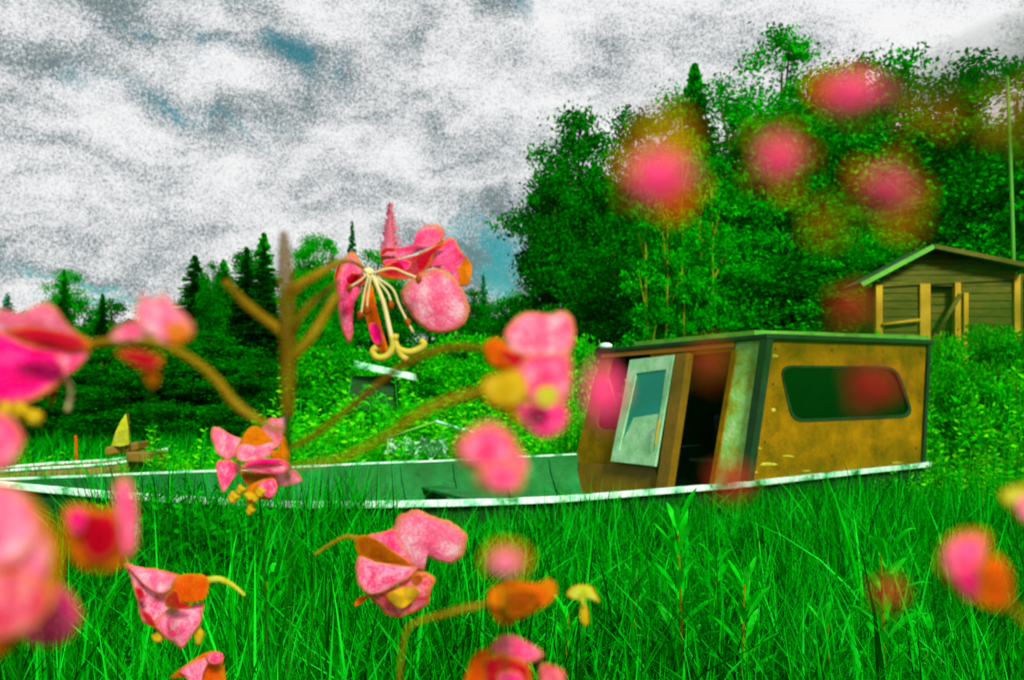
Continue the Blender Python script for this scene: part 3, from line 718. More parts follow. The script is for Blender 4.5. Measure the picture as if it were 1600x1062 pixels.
M['leaf_low'] = mat('low_weed_leaf', [G(.0, .05, .0), G(.0, .17, .0), G(.004, .34, .004)], .7, 2, 4, island=.4, transl=.3, spec=0)
protos['lowshrub'] = (make_shrub(99, m='leaf_low', leafn=44, leaf=.06), 1.2, .55, False)
for i in range(3): protos['shrub%d' % i] = (make_shrub(80 + i), 1.2, .55, False)
sh = []
random.seed(11)
for (x, Y, top, wd) in ((480, 15, 560, 110), (545, 14, 592, 110), (610, 15, 586, 110), (680, 15.5, 560, 120), (745, 15, 575, 110), (805, 14, 600, 110), (500, 12, 640, 110), (575, 11.5, 655, 100), (790, 12.5, 652, 110), (855, 12.8, 640, 90),
                        (470, 10.5, 690, 100), (270, 10, 645, 90), (320, 10.3, 675, 80), (235, 11, 690, 80), (395, 10.3, 688, 80), (65, 12, 690, 100), (130, 12.5, 700, 90), (10, 12, 700, 100), (700, 12.4, 690, 90), (640, 13.6, 640, 90)):
    sh.append((x, Y, top, wd, 'mid'))
for (x, Y, top, wd) in ((1475, 10.3, 520, 110), (1530, 11, 508, 120), (1590, 10.5, 512, 120), (1500, 9.6, 590, 110), (1565, 9.4, 600, 120), (1620, 9.5, 590, 110), (1465, 9.0, 640, 90), (1530, 8.6, 680, 110), (1600, 8.4, 690, 120), (1440, 8.2, 700, 80),
                        (1300, 12.3, 502, 90), (1355, 12, 497, 80), (1410, 11.6, 505, 90), (1250, 12.4, 512, 80), (1190, 12.6, 512, 80), (1120, 12.8, 524, 80), (1480, 8.0, 722, 90), (205, 4.75, 742, 75), (262, 4.7, 728, 85), (318, 4.65, 738, 85), (372, 4.7, 748, 75), (960, 13, 528, 80), (905, 12, 585, 60), (915, 11, 560, 60)):
    sh.append((x, Y, top, wd, 'right'))
near = {1475: 'touching the upper right corner of the cabin', 1530: 'in front of the middle of the shed', 1590: 'in front of the right end of the shed', 1500: 'beside the right edge of the cabin wall', 1565: 'below the shed near the frame edge'}
def where(x, top, Y_):
    if x < 450: a = 'beyond the bow rails' if Y_ > 6 else 'in front of the bow rail'
    elif x < 900: a = 'in the weeds beyond the open deck'
    elif x < 1430: a = 'peeping over the cabin roof'
    else: a = 'right of the cabin'
    return a
cnt = {}
ordn = ['leftmost', 'second from the left', 'third from the left', 'fourth from the left', 'fifth from the left', 'sixth from the left', 'seventh from the left', 'eighth from the left', 'ninth from the left', 'tenth from the left', 'eleventh from the left', 'twelfth from the left', 'thirteenth from the left']
sh.sort(key=lambda s: s[0])
for i, (x, Y, top, wd, kd) in enumerate(sh):
    a = where(x, top, Y); k = cnt.get(a, 0); cnt[a] = k + 1
    place('shrub%d' % (i % 3) if Y > 6 else 'lowshrub', x, Y, top, wd * 1.6, ('%s light green shrub %s' if Y > 6 else '%s dark green leafy shrub %s') % (ordn[k], a), 'shrub', ('light green shrubs ' if Y > 6 else 'dark leafy shrubs ') + a)

# ---------------------------------------------------------------- grass
def inside_boat(x, y, pad=.03):
    dx = x - BC.x; dy = y - BC.y; t = dx * AX.x + dy * AX.y; s = dx * BX.x + dy * BX.y
    h_ = np.where(t < 1.5, 1.27, 1.27 * np.clip(1 - (np.clip(t - 1.5, 0, 9) / (T1 - 1.5)) ** 2.3, 0, 1))
    return (t > T0 - pad) & (t < T1) & (np.abs(s) < h_ + pad), t, s, h_
def vnoise(x, y, f, seed):
    r = np.random.default_rng(seed); v = np.zeros_like(x)
    for i in range(6):
        a = r.uniform(0, 6.28); k = f * r.uniform(.6, 1.9); v += np.sin((x * math.cos(a) + y * math.sin(a)) * k + r.uniform(0, 6.28))
    return v / 6
def blades(name, nb, y0, y1, hmin, hmax, wmin, wmax, m, seed, power=1.0, xlim=.78, label=None, segs=4, bendk=1.0, boat_low=True):
    r = np.random.default_rng(seed)
    y = y0 + (y1 - y0) * r.uniform(0, 1, nb) ** power; x = r.uniform(-1, 1, nb) * (y * xlim + .3)
    ins, t, s, h_ = inside_boat(x, y)
    keep = ~ins; x, y, t, s, h_ = x[keep], y[keep], t[keep], s[keep], h_[keep]; nb = len(x)
    hgt = r.uniform(hmin, hmax, nb) * (1 + .35 * vnoise(x, y, 2.2, seed + 1)) * np.where(r.uniform(0, 1, nb) < .05, 1.25, 1)
    if boat_low:   # shorter in front of the boat's near side so the rail stays clear
        nearb = (t > T0 - .3) & (t < T1) & (s < 0) & (s > -h_ - 1.6)
        hgt = np.where(nearb, np.minimum(np.maximum(hgt, .6 * (s > -h_ - .6)), .74 + .08 * r.normal(size=nb) + np.where(r.uniform(0, 1, nb) < .04, .25, 0) + (.30 * np.clip((t - 3.7) / .5, 0, 1) * np.clip((5.3 - t) / .4, 0, 1))), hgt)
        bow = (t > 3.55) & (t < 5.35) & (s < 0) & (s > -h_ - .55); hgt = np.where(bow, 1.0 + .12 * r.normal(size=nb), hgt); hgt = np.clip(hgt, .2, 1.25)
        az_bow = bow
    wd = r.uniform(wmin, wmax, nb); az_ = r.uniform(0, 6.28, nb) + 1.5 * vnoise(x, y, 1.3, seed + 2); bend = r.uniform(.08, .95, nb) ** 1.3 * np.minimum(hgt, .7) * bendk
    face = r.uniform(0, 3.14, nb)
    zg = np.array([H(a, b) for a, b in zip(x, y)]) if y1 > 9.9 else np.zeros(nb)
    rows = []
    for k in range(segs + 1):
        f = k / segs
        cx = x + np.cos(az_) * bend * f ** 2.2; cy = y + np.sin(az_) * bend * f ** 2.2; cz = zg - .03 + hgt * (f - .28 * (bend / hgt) * f ** 3)
        if k < segs:
            ww = wd * (1 - f ** 2.5) * .5 + .0004
            rows.append(np.stack([cx - np.cos(face) * ww, cy - np.sin(face) * ww, cz], 1)); rows.append(np.stack([cx + np.cos(face) * ww, cy + np.sin(face) * ww, cz], 1))
        else: rows.append(np.stack([cx, cy, cz], 1))
    nv = 2 * segs + 1; V = np.stack(rows, 1).reshape(-1, 3); b = np.arange(nb)[:, None] * nv
    Q = np.concatenate([b + np.array([[2 * k, 2 * k + 1, 2 * k + 3, 2 * k + 2]]) for k in range(segs - 1)], 0)
    T = b + np.array([[2 * segs - 2, 2 * segs - 1, 2 * segs]])
    o = npmesh(name, V, Q, m, None, T); tag(o, label, 'grass', kind='stuff'); return o
blades('long_grass', 62000, 1.7, 8.2, .45, .86, .006, .018, M['grass'], 3, .75, label='long bright green grass filling the foreground up to the boat')
blades('meadow_grass', 42000, 7.6, 24, .45, .85, .010, .022, M['grass'], 5, .8, label='tall meadow grass and weeds beyond the boat', boat_low=False, segs=3)
def leaf_weeds(name, nb, y0, y1, seed, label):
    r = np.random.default_rng(seed); y = y0 + (y1 - y0) * r.uniform(0, 1, nb) ** .8; x = r.uniform(-1, 1, nb) * (y * .75 + .2)
    ins, t, s, h_ = inside_boat(x, y, .1); x = x[~ins]; y = y[~ins]; VV = []
    k = len(x); hh = r.uniform(.2, .5, k); n_ = 12
    for j in range(n_):
        f = .25 + .75 * j / n_; a = j * 2.4 + r.uniform(0, 6, k); ln = r.uniform(.04, .09, k) * (1.3 - f * .6)
        d = np.stack([np.cos(a), np.sin(a), r.uniform(-.2, .7, k)], 1) * ln[:, None]; c = np.stack([x, y, hh * f], 1) + d
        sd_ = np.stack([-np.sin(a), np.cos(a), np.zeros(k)], 1) * ln[:, None] * .22
        VV.append(np.stack([c - d, c - sd_, c + d, c + sd_], 1).reshape(-1, 3))
    V = np.concatenate(VV); o = npmesh(name, V, np.arange(len(V)).reshape(-1, 4), M['weed'], None); tag(o, label, 'ground cover', kind='stuff')
blades('arching_grass', 1700, 1.8, 6.5, .62, .95, .010, .020, M['weed'], 31, .8, label='broad arching light green grass blades standing out of the foreground grass', bendk=1.15, segs=7)
leaf_weeds('low_weeds', 1500, 2.4, 8, 9, 'narrow leaved weeds mixed low into the foreground grass')

for i, (x, Y, top, wd) in enumerate(((1470, 11.2, 528, 110), (1545, 12.2, 516, 120), (1610, 11.6, 520, 120), (1500, 10, 575, 120), (1580, 9.8, 600, 120))):
    place('bush%d' % (i % 2), x, Y, top, wd, ['rounded bright green bush at the top right corner of the cabin', 'rounded bright green bush across the foot of the shed', 'rounded bright green bush at the right frame edge under the shed', 'rounded green bush beside the cabin side window', 'rounded green bush low at the right frame edge'][i], 'bush', 'bright bushes right of the cabin')
M['weed_leaf'] = mat('weed_leaf', [G(.0, .26, .0), G(.001, .48, .004), G(.03, .78, .03)], .7, 9, transl=.35, spec=0)
M['weed_stem'] = mat('weed_stem', [G(.02, .14, .0), G(.22, .07, .002)], .7, 14, spec=0)
# single leafy weeds that stand out of the grass
def make_weed(seed, h, nl, ll, curl=.3):
    r = np.random.default_rng(seed); root = empty('leafy_weed', (0, 0, 0))
    V, F = tube_geo([Vector((0, 0, 0)), Vector((.01, 0, h * .5)), Vector((0, .01, h))], [.005, .004, .002], 6); mesh('stem', V, F, M['weed_stem'], root, True)
    for i in range(nl):
        f = .35 + .65 * (i / nl) ** .75; a = i * 2.4; L0 = ll * (1.2 - .45 * f) * r.uniform(.85, 1.15); el_ = .25 + .9 * f; Vs = []; Fs = []
        for k in range(7):
            t = k / 6; rr = L0 * t; z = h * f + rr * math.sin(el_) - curl * L0 * t * t; q_ = rr * math.cos(el_) * (1 - .1 * t)
            wv_ = L0 * .065 * math.sin(math.pi * min(1, t * .94 + .04)) ** .8
            c = Vector((math.cos(a) * q_, math.sin(a) * q_, z)); s = Vector((-math.sin(a), math.cos(a), 0)) * wv_
            Vs += [c - s, c - Vector((0, 0, wv_ * .25)), c + s]
        for k in range(6):
            for m_ in range(2): Fs.append((k * 3 + m_, k * 3 + m_ + 1, k * 3 + m_ + 4, k * 3 + m_ + 3))
        mesh('leaf', Vs, Fs, M['weed_leaf'], root, True)
    return root
wp = [make_weed(1, .62, 30, .17), make_weed(2, .55, 24, .19, .5)]
ws = [(1060, 3.0, 812, 'upright leafy weed right of the small lime hooded flower'), (1385, 2.7, 862, 'leafy weed with whorled pointed leaves left of the round blurred flower'), (1165, 2.7, 900, 'broad leaved weed in the grass near the bottom centre right'),
      (885, 3.0, 955, 'leafy weed just right of the red blurred flower at the bottom edge'), (1290, 2.8, 960, 'low leafy weed at the bottom right of the grass'), (1120, 3.4, 870, 'small weed by the orange fleck in the grass'), (1450, 3.0, 975, 'leafy weed below the round blurred flower'),
      (420, 3.4, 905, 'leafy weed right of the yellow hooked stalk'), (990, 3.3, 900, 'leafy weed between the hooded flower and the upright weed')]
for i, (x, Y, top, lb) in enumerate(ws):
    o = wp[i % 2] if i < 2 else copy_tree(wp[i % 2]); o.location = ((x - 800) / FP * Y, Y, 0)
    s = 1.12 * (EYE - (top - HZ) / FP * Y) / (.70 if i % 2 == 0 else .62); o.scale = (s, s, s); o.rotation_euler = (0, 0, i * 1.3); tag(o, lb, 'weed', 'single leafy weeds in the grass')

# ---------------------------------------------------------------- flowers
def zf(ox, oy, sc_): return lambda pts: [(ox + x / sc_, oy + y / sc_) for x, y in pts]
def petal(name, pts, D_, m, parent, cup=.035, tilt=(0, 0), th=None, rings=8, wob=.012, sub=4):
    """thin cupped petal: outline rings shrink to the middle, the surface bulges and tilts in depth"""
    p2 = spline([Vector((x, y, 0)) for x, y in pts], sub, True); n = len(p2)
    cx = sum(p.x for p in p2) / n; cy = sum(p.y for p in p2) / n
    R_ = max(math.hypot(p.x - cx, p.y - cy) for p in p2); Rm = R_ / FP * D_
    ph = random.uniform(0, 6.28)
    for i, p in enumerate(p2):     # slightly torn margin
        k = 1 + .022 * math.sin(i * 1.9 + ph) * math.sin(i * .63 + ph * 2) + random.uniform(-.014, .014); p.x = cx + (p.x - cx) * k; p.y = cy + (p.y - cy) * k
    V = []; F = []
    for k in range(rings):
        f = 1 - k / rings
        for p in p2:
            x = cx + (p.x - cx) * f; y = cy + (p.y - cy) * f
            an = math.atan2(y - cy, x - cx)
            dz = cup * Rm * (f * f) + (tilt[0] * (x - cx) + tilt[1] * (y - cy)) / FP * D_ + wob * Rm * math.sin(an * 3 + ph) * f * f * 2 + .03 * Rm * math.sin((x - cx) / R_ * 3 + ph) * math.cos((y - cy) / R_ * 4)
            V.append(P(x, y, D_ + dz))
    V.append(P(cx, cy, D_)); c = len(V) - 1
    for k in range(rings - 1):
        for i in range(n):
            j = (i + 1) % n; F.append((k * n + i, k * n + j, (k + 1) * n + j, (k + 1) * n + i))
    for i in range(n): F.append(((rings - 1) * n + i, (rings - 1) * n + (i + 1) % n, c))
    o = mesh(name, V, F, M[m], parent, True)
    at = o.data.attributes.new('margin', 'FLOAT', 'POINT'); at.data.foreach_set('value', [1 - k / rings for k in range(rings) for _ in range(n)] + [0.0])
    md = o.modifiers.new('thick', 'SOLIDIFY'); md.thickness = th or Rm * .006; md.offset = 0
    return o
def ptube(name, pts, r_px, D_, m, parent, dz=None, n=6):
    """pts in pixels (x, y[, depth offset])"""
    Vp = [P(p[0], p[1], D_ + (p[2] if len(p) > 2 else 0)) for p in pts]
    r = [q_ / FP * D_ for q_ in (r_px if isinstance(r_px, (list, tuple)) else [r_px] * len(pts))]
    return tube(name, Vp, r, M[m], parent, n)
def ball(name, x, y, r_px, D_, m, parent, sx=1, sz=1, lump=.15):
    bm = bmesh.new(); bmesh.ops.create_icosphere(bm, subdivisions=3, radius=1); ph = random.uniform(0, 6)
    r = r_px / FP * D_
    for v in bm.verts:
        k = 1 + lump * math.sin(v.co.x * 3 + ph) * math.cos(v.co.z * 4 + ph) ; v.co *= r * k; v.co.x *= sx; v.co.z *= sz
    me = bpy.data.meshes.new(name); bm.to_mesh(me); bm.free(); o = link(name, me, M[m], parent, True)
    o.location = P(x, y, D_) - wpos(parent); return o
def down(fl, x, y, D_, m='stalk_green', r=.0012, lean=0):
    a = P(x, y, D_)
    return tube('stalk', [a, a + Vector((lean * .2, .02, -.12)), a + Vector((lean * .6, .02, -.5)), Vector((a.x + lean, a.y + .05, H(a.x, a.y)))], [r * .7, r, r * 1.4, r * 1.8], M[m], fl)
def behind(fl, x, y, D_, r=.0004):
    """stalk of a flower hanging right in front of the lens: arches past the camera's side and down to the ground behind it"""
    a = P(x, y, D_); sx = 1
    return tube('stalk', [a, a + Vector((.02 * sx, -.015, .006)), a + Vector((.07 * sx, -.05, -.005)), Vector((.16 * sx, -.12, 1.3)), Vector((.2 * sx, -.2, .6)), Vector((.22 * sx, -.25, 0))], [r, r * 1.3, r * 2, .0015, .002, .0025], M['stalk_green'], fl)
def flower(x, y, D_, label): return empty('flower', P(x, y, D_), label, 'flower')

# central plant: thick stem with twigs
DS = .34
pl = empty('budding_plant', P(448, 1062, DS), 'thick soft brown upright stem with bare side twigs, left of the hanging flower', 'plant stem')
ptube('stem', [(443, 362), (446, 420), (449, 500), (450, 580), (449, 650)], [6, 13, 14, 13, 11], DS, 'stalk_brown', pl)
a = P(449, 650, DS); tube('lower_stem', [a, P(449, 700, DS), P(452, 900, DS), Vector((a.x, DS, .6)), Vector((a.x, DS, 0))], [.0026, .0009, .0009, .002, .003], M['stalk_green'], pl)
ptube('twig', [(352, 440, -.01), (385, 475), (432, 512), (448, 530)], [6, 8, 8, 6], DS, 'stalk', pl)
ptube('twig', [(448, 455), (490, 432), (535, 406, .02)], [7, 7, 5], DS, 'stalk', pl)
ptube('twig', [(455, 560), (490, 520), (525, 462, .02)], [8, 8, 7], DS, 'stalk', pl)
ptube('twig', [(452, 530), (480, 480), (530, 440, .05)], [6, 6, 4], DS, 'stalk_brown', pl)

# A: large sharp hanging flower
D1 = .75; z = zf(500, 260, 2.95)
f = flower(578, 425, D1, 'large sharp pink flower hanging with curled yellow stigma in the upper centre')
petal('petal', z([(370, 575), (440, 505), (530, 470), (600, 495), (650, 550), (675, 610), (690, 655), (680, 700), (640, 745), (560, 768), (490, 752), (430, 700), (390, 640)]), D1 - .01, 'palepink', f, cup=.05, tilt=(-.3, .1))
petal('petal', z([(450, 410), (520, 370), (605, 325), (650, 390), (700, 455), (685, 520), (640, 540), (600, 490), (520, 465), (460, 480)]), D1 + .02, 'pink', f, tilt=(.3, .1), wob=.08)
petal('petal', z([(620, 380), (650, 400), (700, 460), (685, 540), (640, 550), (630, 470)]), D1 + .025, 'orangepetal', f, wob=.06)
petal('petal', z([(440, 315), (480, 275), (540, 270), (575, 300), (560, 345), (500, 375), (420, 405), (340, 430), (290, 440), (285, 405), (330, 385), (400, 372), (440, 350)]), D1 + .015, 'pink', f, tilt=(.1, .3), wob=.05)
petal('sepal', z([(300, 455), (380, 425), (470, 400), (560, 352), (585, 352), (530, 400), (510, 450), (460, 500), (400, 522), (330, 520), (265, 500)]), D1, 'deepred', f, tilt=(.2, -.1))
petal('sepal', z([(275, 400), (300, 375), (350, 378), (340, 392), (300, 392), (285, 412)]), D1 - .002, 'deepred', f)
petal('petal', z([(108, 430), (150, 395), (198, 465), (188, 570), (160, 630), (150, 700), (154, 770), (136, 816), (110, 780), (90, 700), (78, 600), (76, 520)]), D1 - .005, 'pink', f, cup=.09, tilt=(.2, .2))
petal('sepal', z([(105, 425), (80, 460), (64, 520), (85, 530), (112, 480)]), D1 + .005, 'deepred', f)
petal('sepal', z([(108, 488), (200, 500), (212, 535), (160, 548), (140, 575), (112, 540)]), D1 - .008, 'deepred', f)
petal('petal', z([(200, 545), (238, 540), (258, 640), (290, 760), (312, 850), (275, 856), (240, 800), (215, 720), (200, 640)]), D1 - .004, 'redorange', f, cup=.05, tilt=(0, -.2))
petal('petal', z([(225, 730), (262, 720), (290, 790), (270, 825), (240, 800)]), D1 - .012, 'magenta', f)
petal('petal', z([(285, 440), (340, 425), (420, 440), (400, 480), (330, 470)]), D1 - .002, 'hotpink', f)
# added spire for the spruce tinted pink by the petal: scales around an axis
parts = []; r_ = random.Random(3)
for i in range(110):
    t = i / 110; y = 175 + 240 * t; wd = 6 + 52 * t; an = r_.uniform(0, 6.28)
    c = P(500 + 325 / 2.95, 260 + y / 2.95, D1 + .02); k = wd / 2.95 / FP * D1
    d = Vector((math.cos(an), math.sin(an) * .5, .25 + r_.uniform(-.5, .6))); tip = c + Vector((d.x * k, d.y * k, k * d.z)); s = Vector((0, 0, 1)).cross(d).normalized() * .0022
    parts.append(([c - s, tip - Vector((0, 0, .002)) - s * .4, tip + d * .002, c + s + Vector((0, 0, .003))], [(0, 1, 2, 3)]))
parts.append(tube_geo([P(610, 322, D1 + .02), P(609, 360, D1 + .02), P(608, 402, D1 + .02)], [.0006, .004, .009], 8))
mesh('spruce_ghost', *geo_join(parts), M['spike'], f)
for pts, r_w, tp in (([(230, 495), (330, 470), (400, 495), (470, 522)], 5, (455, 520)), ([(235, 500), (330, 560), (370, 650), (430, 765)], 5, (405, 720)), ([(240, 505), (268, 560), (285, 615)], 7, (288, 622)), ([(225, 500), (205, 580), (188, 690)], 5, (185, 685)),
                     ([(220, 495), (180, 530), (125, 562)], 5, (135, 560)), ([(235, 505), (222, 590), (216, 660)], 5, (216, 665)), ([(240, 500), (310, 580), (330, 640)], 5, (328, 640))):
    ptube('stamen', [(x, y, -.03) for x, y in z(pts)], [r_w / 2.95] * len(pts), D1, 'cream', f)
    x, y = z([tp])[0]; ball('anther', x, y, 5.5, D1 - .03, 'brownsepal', f, sx=.9, sz=1.3)
ptube('style', [(x, y, -.035) for x, y in z([(250, 520), (290, 620), (310, 700), (330, 790)])], [3, 3.4, 3.6, 4], D1, 'cream', f)
for pts in ([(332, 780), (335, 835), (305, 875), (262, 880), (243, 852), (262, 832)], [(338, 785), (360, 838), (410, 855), (460, 840), (480, 818), (462, 803)], [(345, 800), (348, 772)], [(345, 810), (375, 870), (402, 890)]):
    ptube('stigma', [(x, y, -.035) for x, y in z(pts)], 5.2, D1, 'stigma', f)
ball('ovary', *z([(225, 490)])[0], 8, D1 - .01, 'cream', f, lump=.3)
ptube('stalk', [(578, 425), (545, 408, -.05), (500, 425, -.2), (455, 455, D_ := DS - D1 + .02)], [3, 3, 3, 5], D1, 'stalk', f)

# B: left flower on a long arching stalk
D2 = .30; z = zf(0, 340, 2.95)
f = flower(60, 560, D2, 'big magenta flower at the left edge on a long arching stalk')
petal('petal', z([(-90, 470), (-20, 420), (90, 440), (150, 410), (215, 390), (270, 430), (330, 510), (400, 560), (405, 600), (300, 600), (100, 560), (-80, 540)]), D2 + .01, 'palepink', f, tilt=(0, .4))
petal('petal', z([(-90, 520), (0, 520), (80, 560), (200, 600), (400, 605), (385, 660), (300, 740), (200, 820), (100, 860), (0, 862), (-90, 800)]), D2 - .005, 'magenta', f, cup=.05, tilt=(0, -.2))
petal('sepal', z([(15, 520), (140, 498), (300, 525), (400, 555), (418, 600), (340, 622), (200, 603), (80, 562)]), D2 - .022, 'deepred', f, cup=.1)
petal('petal', z([(250, 640), (330, 618), (410, 612), (380, 660), (300, 730), (290, 690)]), D2 - .02, 'pink', f)
for x, y in z([(100, 890), (160, 922), (30, 890)]): ball('anther', x, y, 13, D2 - .01, 'yellow', f)
ptube('stamen', z([(300, 735), (328, 800), (310, 890)]), 3.5, D2, 'cream', f); ptube('stamen', z([(260, 770), (235, 860)]), 3, D2, 'brownsepal', f)
ptube('stalk', z([(400, 585), (500, 568), (620, 560), (750, 585), (890, 655), (1000, 750), (1080, 850), (1180, 925), (1310, 990)]), [7, 6, 6, 6.5, 7, 7.5, 8, 7, 5], D2, 'stalk', f)

# C: sharp flower in front of the rail
D3 = .75; z = zf(300, 620, 4.425)
f = flower(400, 720, D3, 'sharp pale pink flower with spread petals and yellow anthers over the boat rail')
petal('petal', z([(150, 205), (200, 215), (280, 265), (345, 290), (325, 340), (305, 400), (250, 437), (200, 412), (165, 380), (150, 330), (128, 260)]), D3 + .01, 'palepink', f, tilt=(.3, .1))
petal('petal', z([(475, 212), (540, 145), (600, 147), (650, 122), (686, 106), (665, 170), (640, 235), (622, 290), (595, 350), (545, 310), (500, 262)]), D3 + .005, 'palepink', f, tilt=(-.3, .1))
petal('petal', z([(345, 285), (380, 225), (430, 200), (480, 220), (530, 270), (555, 305), (480, 335), (400, 340), (340, 330)]), D3 - .005, 'orangepetal', f, cup=.09)
petal('petal', z([(298, 370), (340, 322), (450, 335), (555, 308), (600, 340), (562, 365), (540, 402), (460, 432), (360, 452), (305, 430)]), D3 - .015, 'palepink', f, cup=.05)
petal('petal', z([(548, 375), (600, 360), (630, 268), (660, 320), (678, 390), (668, 445), (620, 450), (550, 430)]), D3 + .004, 'orangepetal', f, cup=.09)
petal('petal', z([(168, 450), (240, 432), (300, 448), (345, 485), (300, 545), (260, 600), (217, 662), (190, 600), (172, 520)]), D3 + .002, 'pink', f, tilt=(.2, -.1))
petal('petal', z([(330, 485), (420, 440), (540, 425), (640, 435), (692, 480), (650, 525), (540, 535), (420, 520)]), D3 - .02, 'pink', f, cup=.1)
petal('petal', z([(350, 468), (450, 432), (560, 425), (640, 440), (560, 462), (440, 470)]), D3 - .026, 'magenta', f, cup=.1)
petal('petal', z([(560, 535), (690, 495), (762, 570), (720, 600), (640, 617), (575, 600)]), D3 - .005, 'palepink', f, tilt=(-.2, .2))
petal('petal', z([(335, 505), (420, 525), (570, 535), (520, 600), (420, 625), (370, 600), (345, 550)]), D3 - .005, 'brownsepal', f, cup=.05)
petal('petal', z([(385, 620), (480, 570), (560, 545), (590, 610), (580, 665), (540, 705), (440, 700), (375, 680)]), D3 - .012, 'orangepetal', f, cup=.09)
petal('petal', z([(450, 600), (560, 560), (590, 620), (570, 680), (530, 700), (480, 660)]), D3 - .022, 'pink', f, cup=.09)
for x, y, r_ in ((290, 695, 38), (340, 640, 30), (400, 690, 36), (475, 660, 34), (405, 785, 28), (440, 700, 30)):
    q_ = z([(x, y)])[0]; ball('anther', q_[0], q_[1], r_ / 4.425, D3 - .035, 'yellow', f, lump=.3)
ptube('style', z([(405, 700), (404, 770)]), 6, D3 - .03, 'yellow', f)
down(f, 405, 770, D3, r=.0015)

# D: sharp flower low in the centre
D4 = .72; z = zf(500, 780, 3.478)
f = flower(640, 880, D4, 'sharp pink flower with one broad upper petal in the lower centre')
petal('petal', z([(395, 200), (410, 110), (460, 70), (530, 53), (600, 85), (700, 115), (790, 180), (796, 235), (770, 315), (710, 346), (640, 332), (585, 310), (572, 360), (550, 392), (480, 370), (420, 290)]), D4, 'palepink', f, cup=.15, tilt=(-.2, .2))
petal('petal', z([(250, 195), (320, 180), (405, 163), (440, 250), (500, 350), (440, 345), (380, 275), (320, 228)]), D4 + .005, 'pink', f)
petal('sepal', z([(188, 215), (250, 193), (320, 222), (400, 280), (492, 346), (400, 358), (300, 338), (210, 300)]), D4 - .01, 'brownsepal', f, cup=.05)
petal('petal', z([(205, 305), (300, 335), (420, 355), (525, 368), (495, 420), (420, 462), (340, 507), (260, 515), (210, 462), (194, 390)]), D4 - .015, 'mottled', f, cup=.09)
petal('petal', z([(255, 508), (350, 500), (440, 455), (500, 408), (560, 388), (628, 430), (602, 490), (592, 560), (545, 600), (480, 622), (420, 642), (360, 622), (310, 572)]), D4 - .005, 'fringe', f, cup=.09, wob=.06)
petal('petal', z([(355, 520), (440, 478), (500, 468), (542, 510), (500, 560), (440, 592), (390, 572)]), D4 - .02, 'yellow', f, cup=.09, wob=.12)
petal('petal', z([(500, 420), (545, 405), (560, 440), (530, 470), (500, 455)]), D4 - .024, 'brownsepal', f)
petal('sepal', z([(188, 580), (200, 540), (240, 520), (262, 530), (230, 560)]), D4 + .005, 'redorange', f)
ptube('stalk', z([(210, 215), (150, 200), (110, 212), (50, 245), (-30, 300)]) , [6, 4, 3.5, 3, 2.5], D4, 'stalk', f)
a = z([(-30, 300)])[0]; down(f, a[0], a[1], D4, r=.0012, lean=-.05)

# E: sharp flower lower left
z = zf(0, 820, 4)
f = flower(260, 940, D4, 'sharp triangular pink flower with an orange cap and hooked stalk at lower left')
petal('petal', z([(778, 237), (880, 260), (1000, 274), (1125, 318), (1130, 390), (1060, 470), (1060, 560), (1010, 680), (960, 640), (900, 610), (876, 565), (850, 450), (815, 330)]), D4, 'mottled', f, tilt=(.2, .1))
petal('petal', z([(790, 245), (900, 268), (1000, 280), (1110, 322), (1080, 400), (1000, 430), (920, 390), (860, 330)]), D4 - .012, 'palepink', f)
petal('petal', z([(960, 600), (1060, 520), (1180, 500), (1272, 480), (1265, 560), (1250, 620), (1200, 690), (1140, 768), (1080, 735), (1000, 675)]), D4 - .01, 'mottled', f, cup=.09)
petal('petal', z([(1100, 325), (1200, 303), (1290, 318), (1306, 380), (1285, 455), (1200, 485), (1120, 480), (1060, 440)]), D4 - .02, 'redorange', f, cup=.09)
petal('petal', z([(1035, 440), (1100, 400), (1130, 480), (1200, 500), (1150, 525), (1080, 520), (1030, 500)]), D4 - .026, 'deepred', f)
petal('petal', z([(845, 392), (885, 398), (908, 450), (868, 460)]), D4 - .018, 'deepred', f); petal('petal', z([(890, 530), (940, 560), (980, 640), (930, 620), (895, 570)]), D4 - .018, 'deepred', f)
petal('petal', z([(1060, 655), (1090, 655), (1105, 690), (1070, 700)]), D4 - .03, 'magenta', f)
ball('anther', 311, 993, 7, D4, 'yellow', f, sz=2); ball('anther', 248, 995, 8, D4, 'yellow', f, sx=1.3)
ptube('stalk', z([(1295, 345), (1350, 335), (1400, 345), (1470, 385), (1530, 440)]), [6, 5.5, 5, 3.5, 2.5], D4, 'limepetal', f); down(f, 382, 930, D4)
f = flower(312, 1050, D4, 'sharp pink and orange petal tip rising at the bottom edge')
petal('petal', z([(1058, 952), (1180, 858), (1300, 788), (1385, 796), (1398, 860), (1412, 980), (1400, 1110), (1250, 1110), (1160, 1000), (1170, 940)]), D4, 'redorange', f, tilt=(.2, 0))
petal('petal', z([(1120, 905), (1230, 840), (1310, 830), (1270, 930), (1240, 1100), (1190, 1100), (1170, 960)]), D4 - .01, 'mottled', f)
petal('petal', z([(1290, 808), (1350, 790), (1390, 800), (1392, 850), (1340, 870), (1300, 850)]), D4 - .014, 'pink', f, cup=.09)
down(f, 330, 1075, D4)

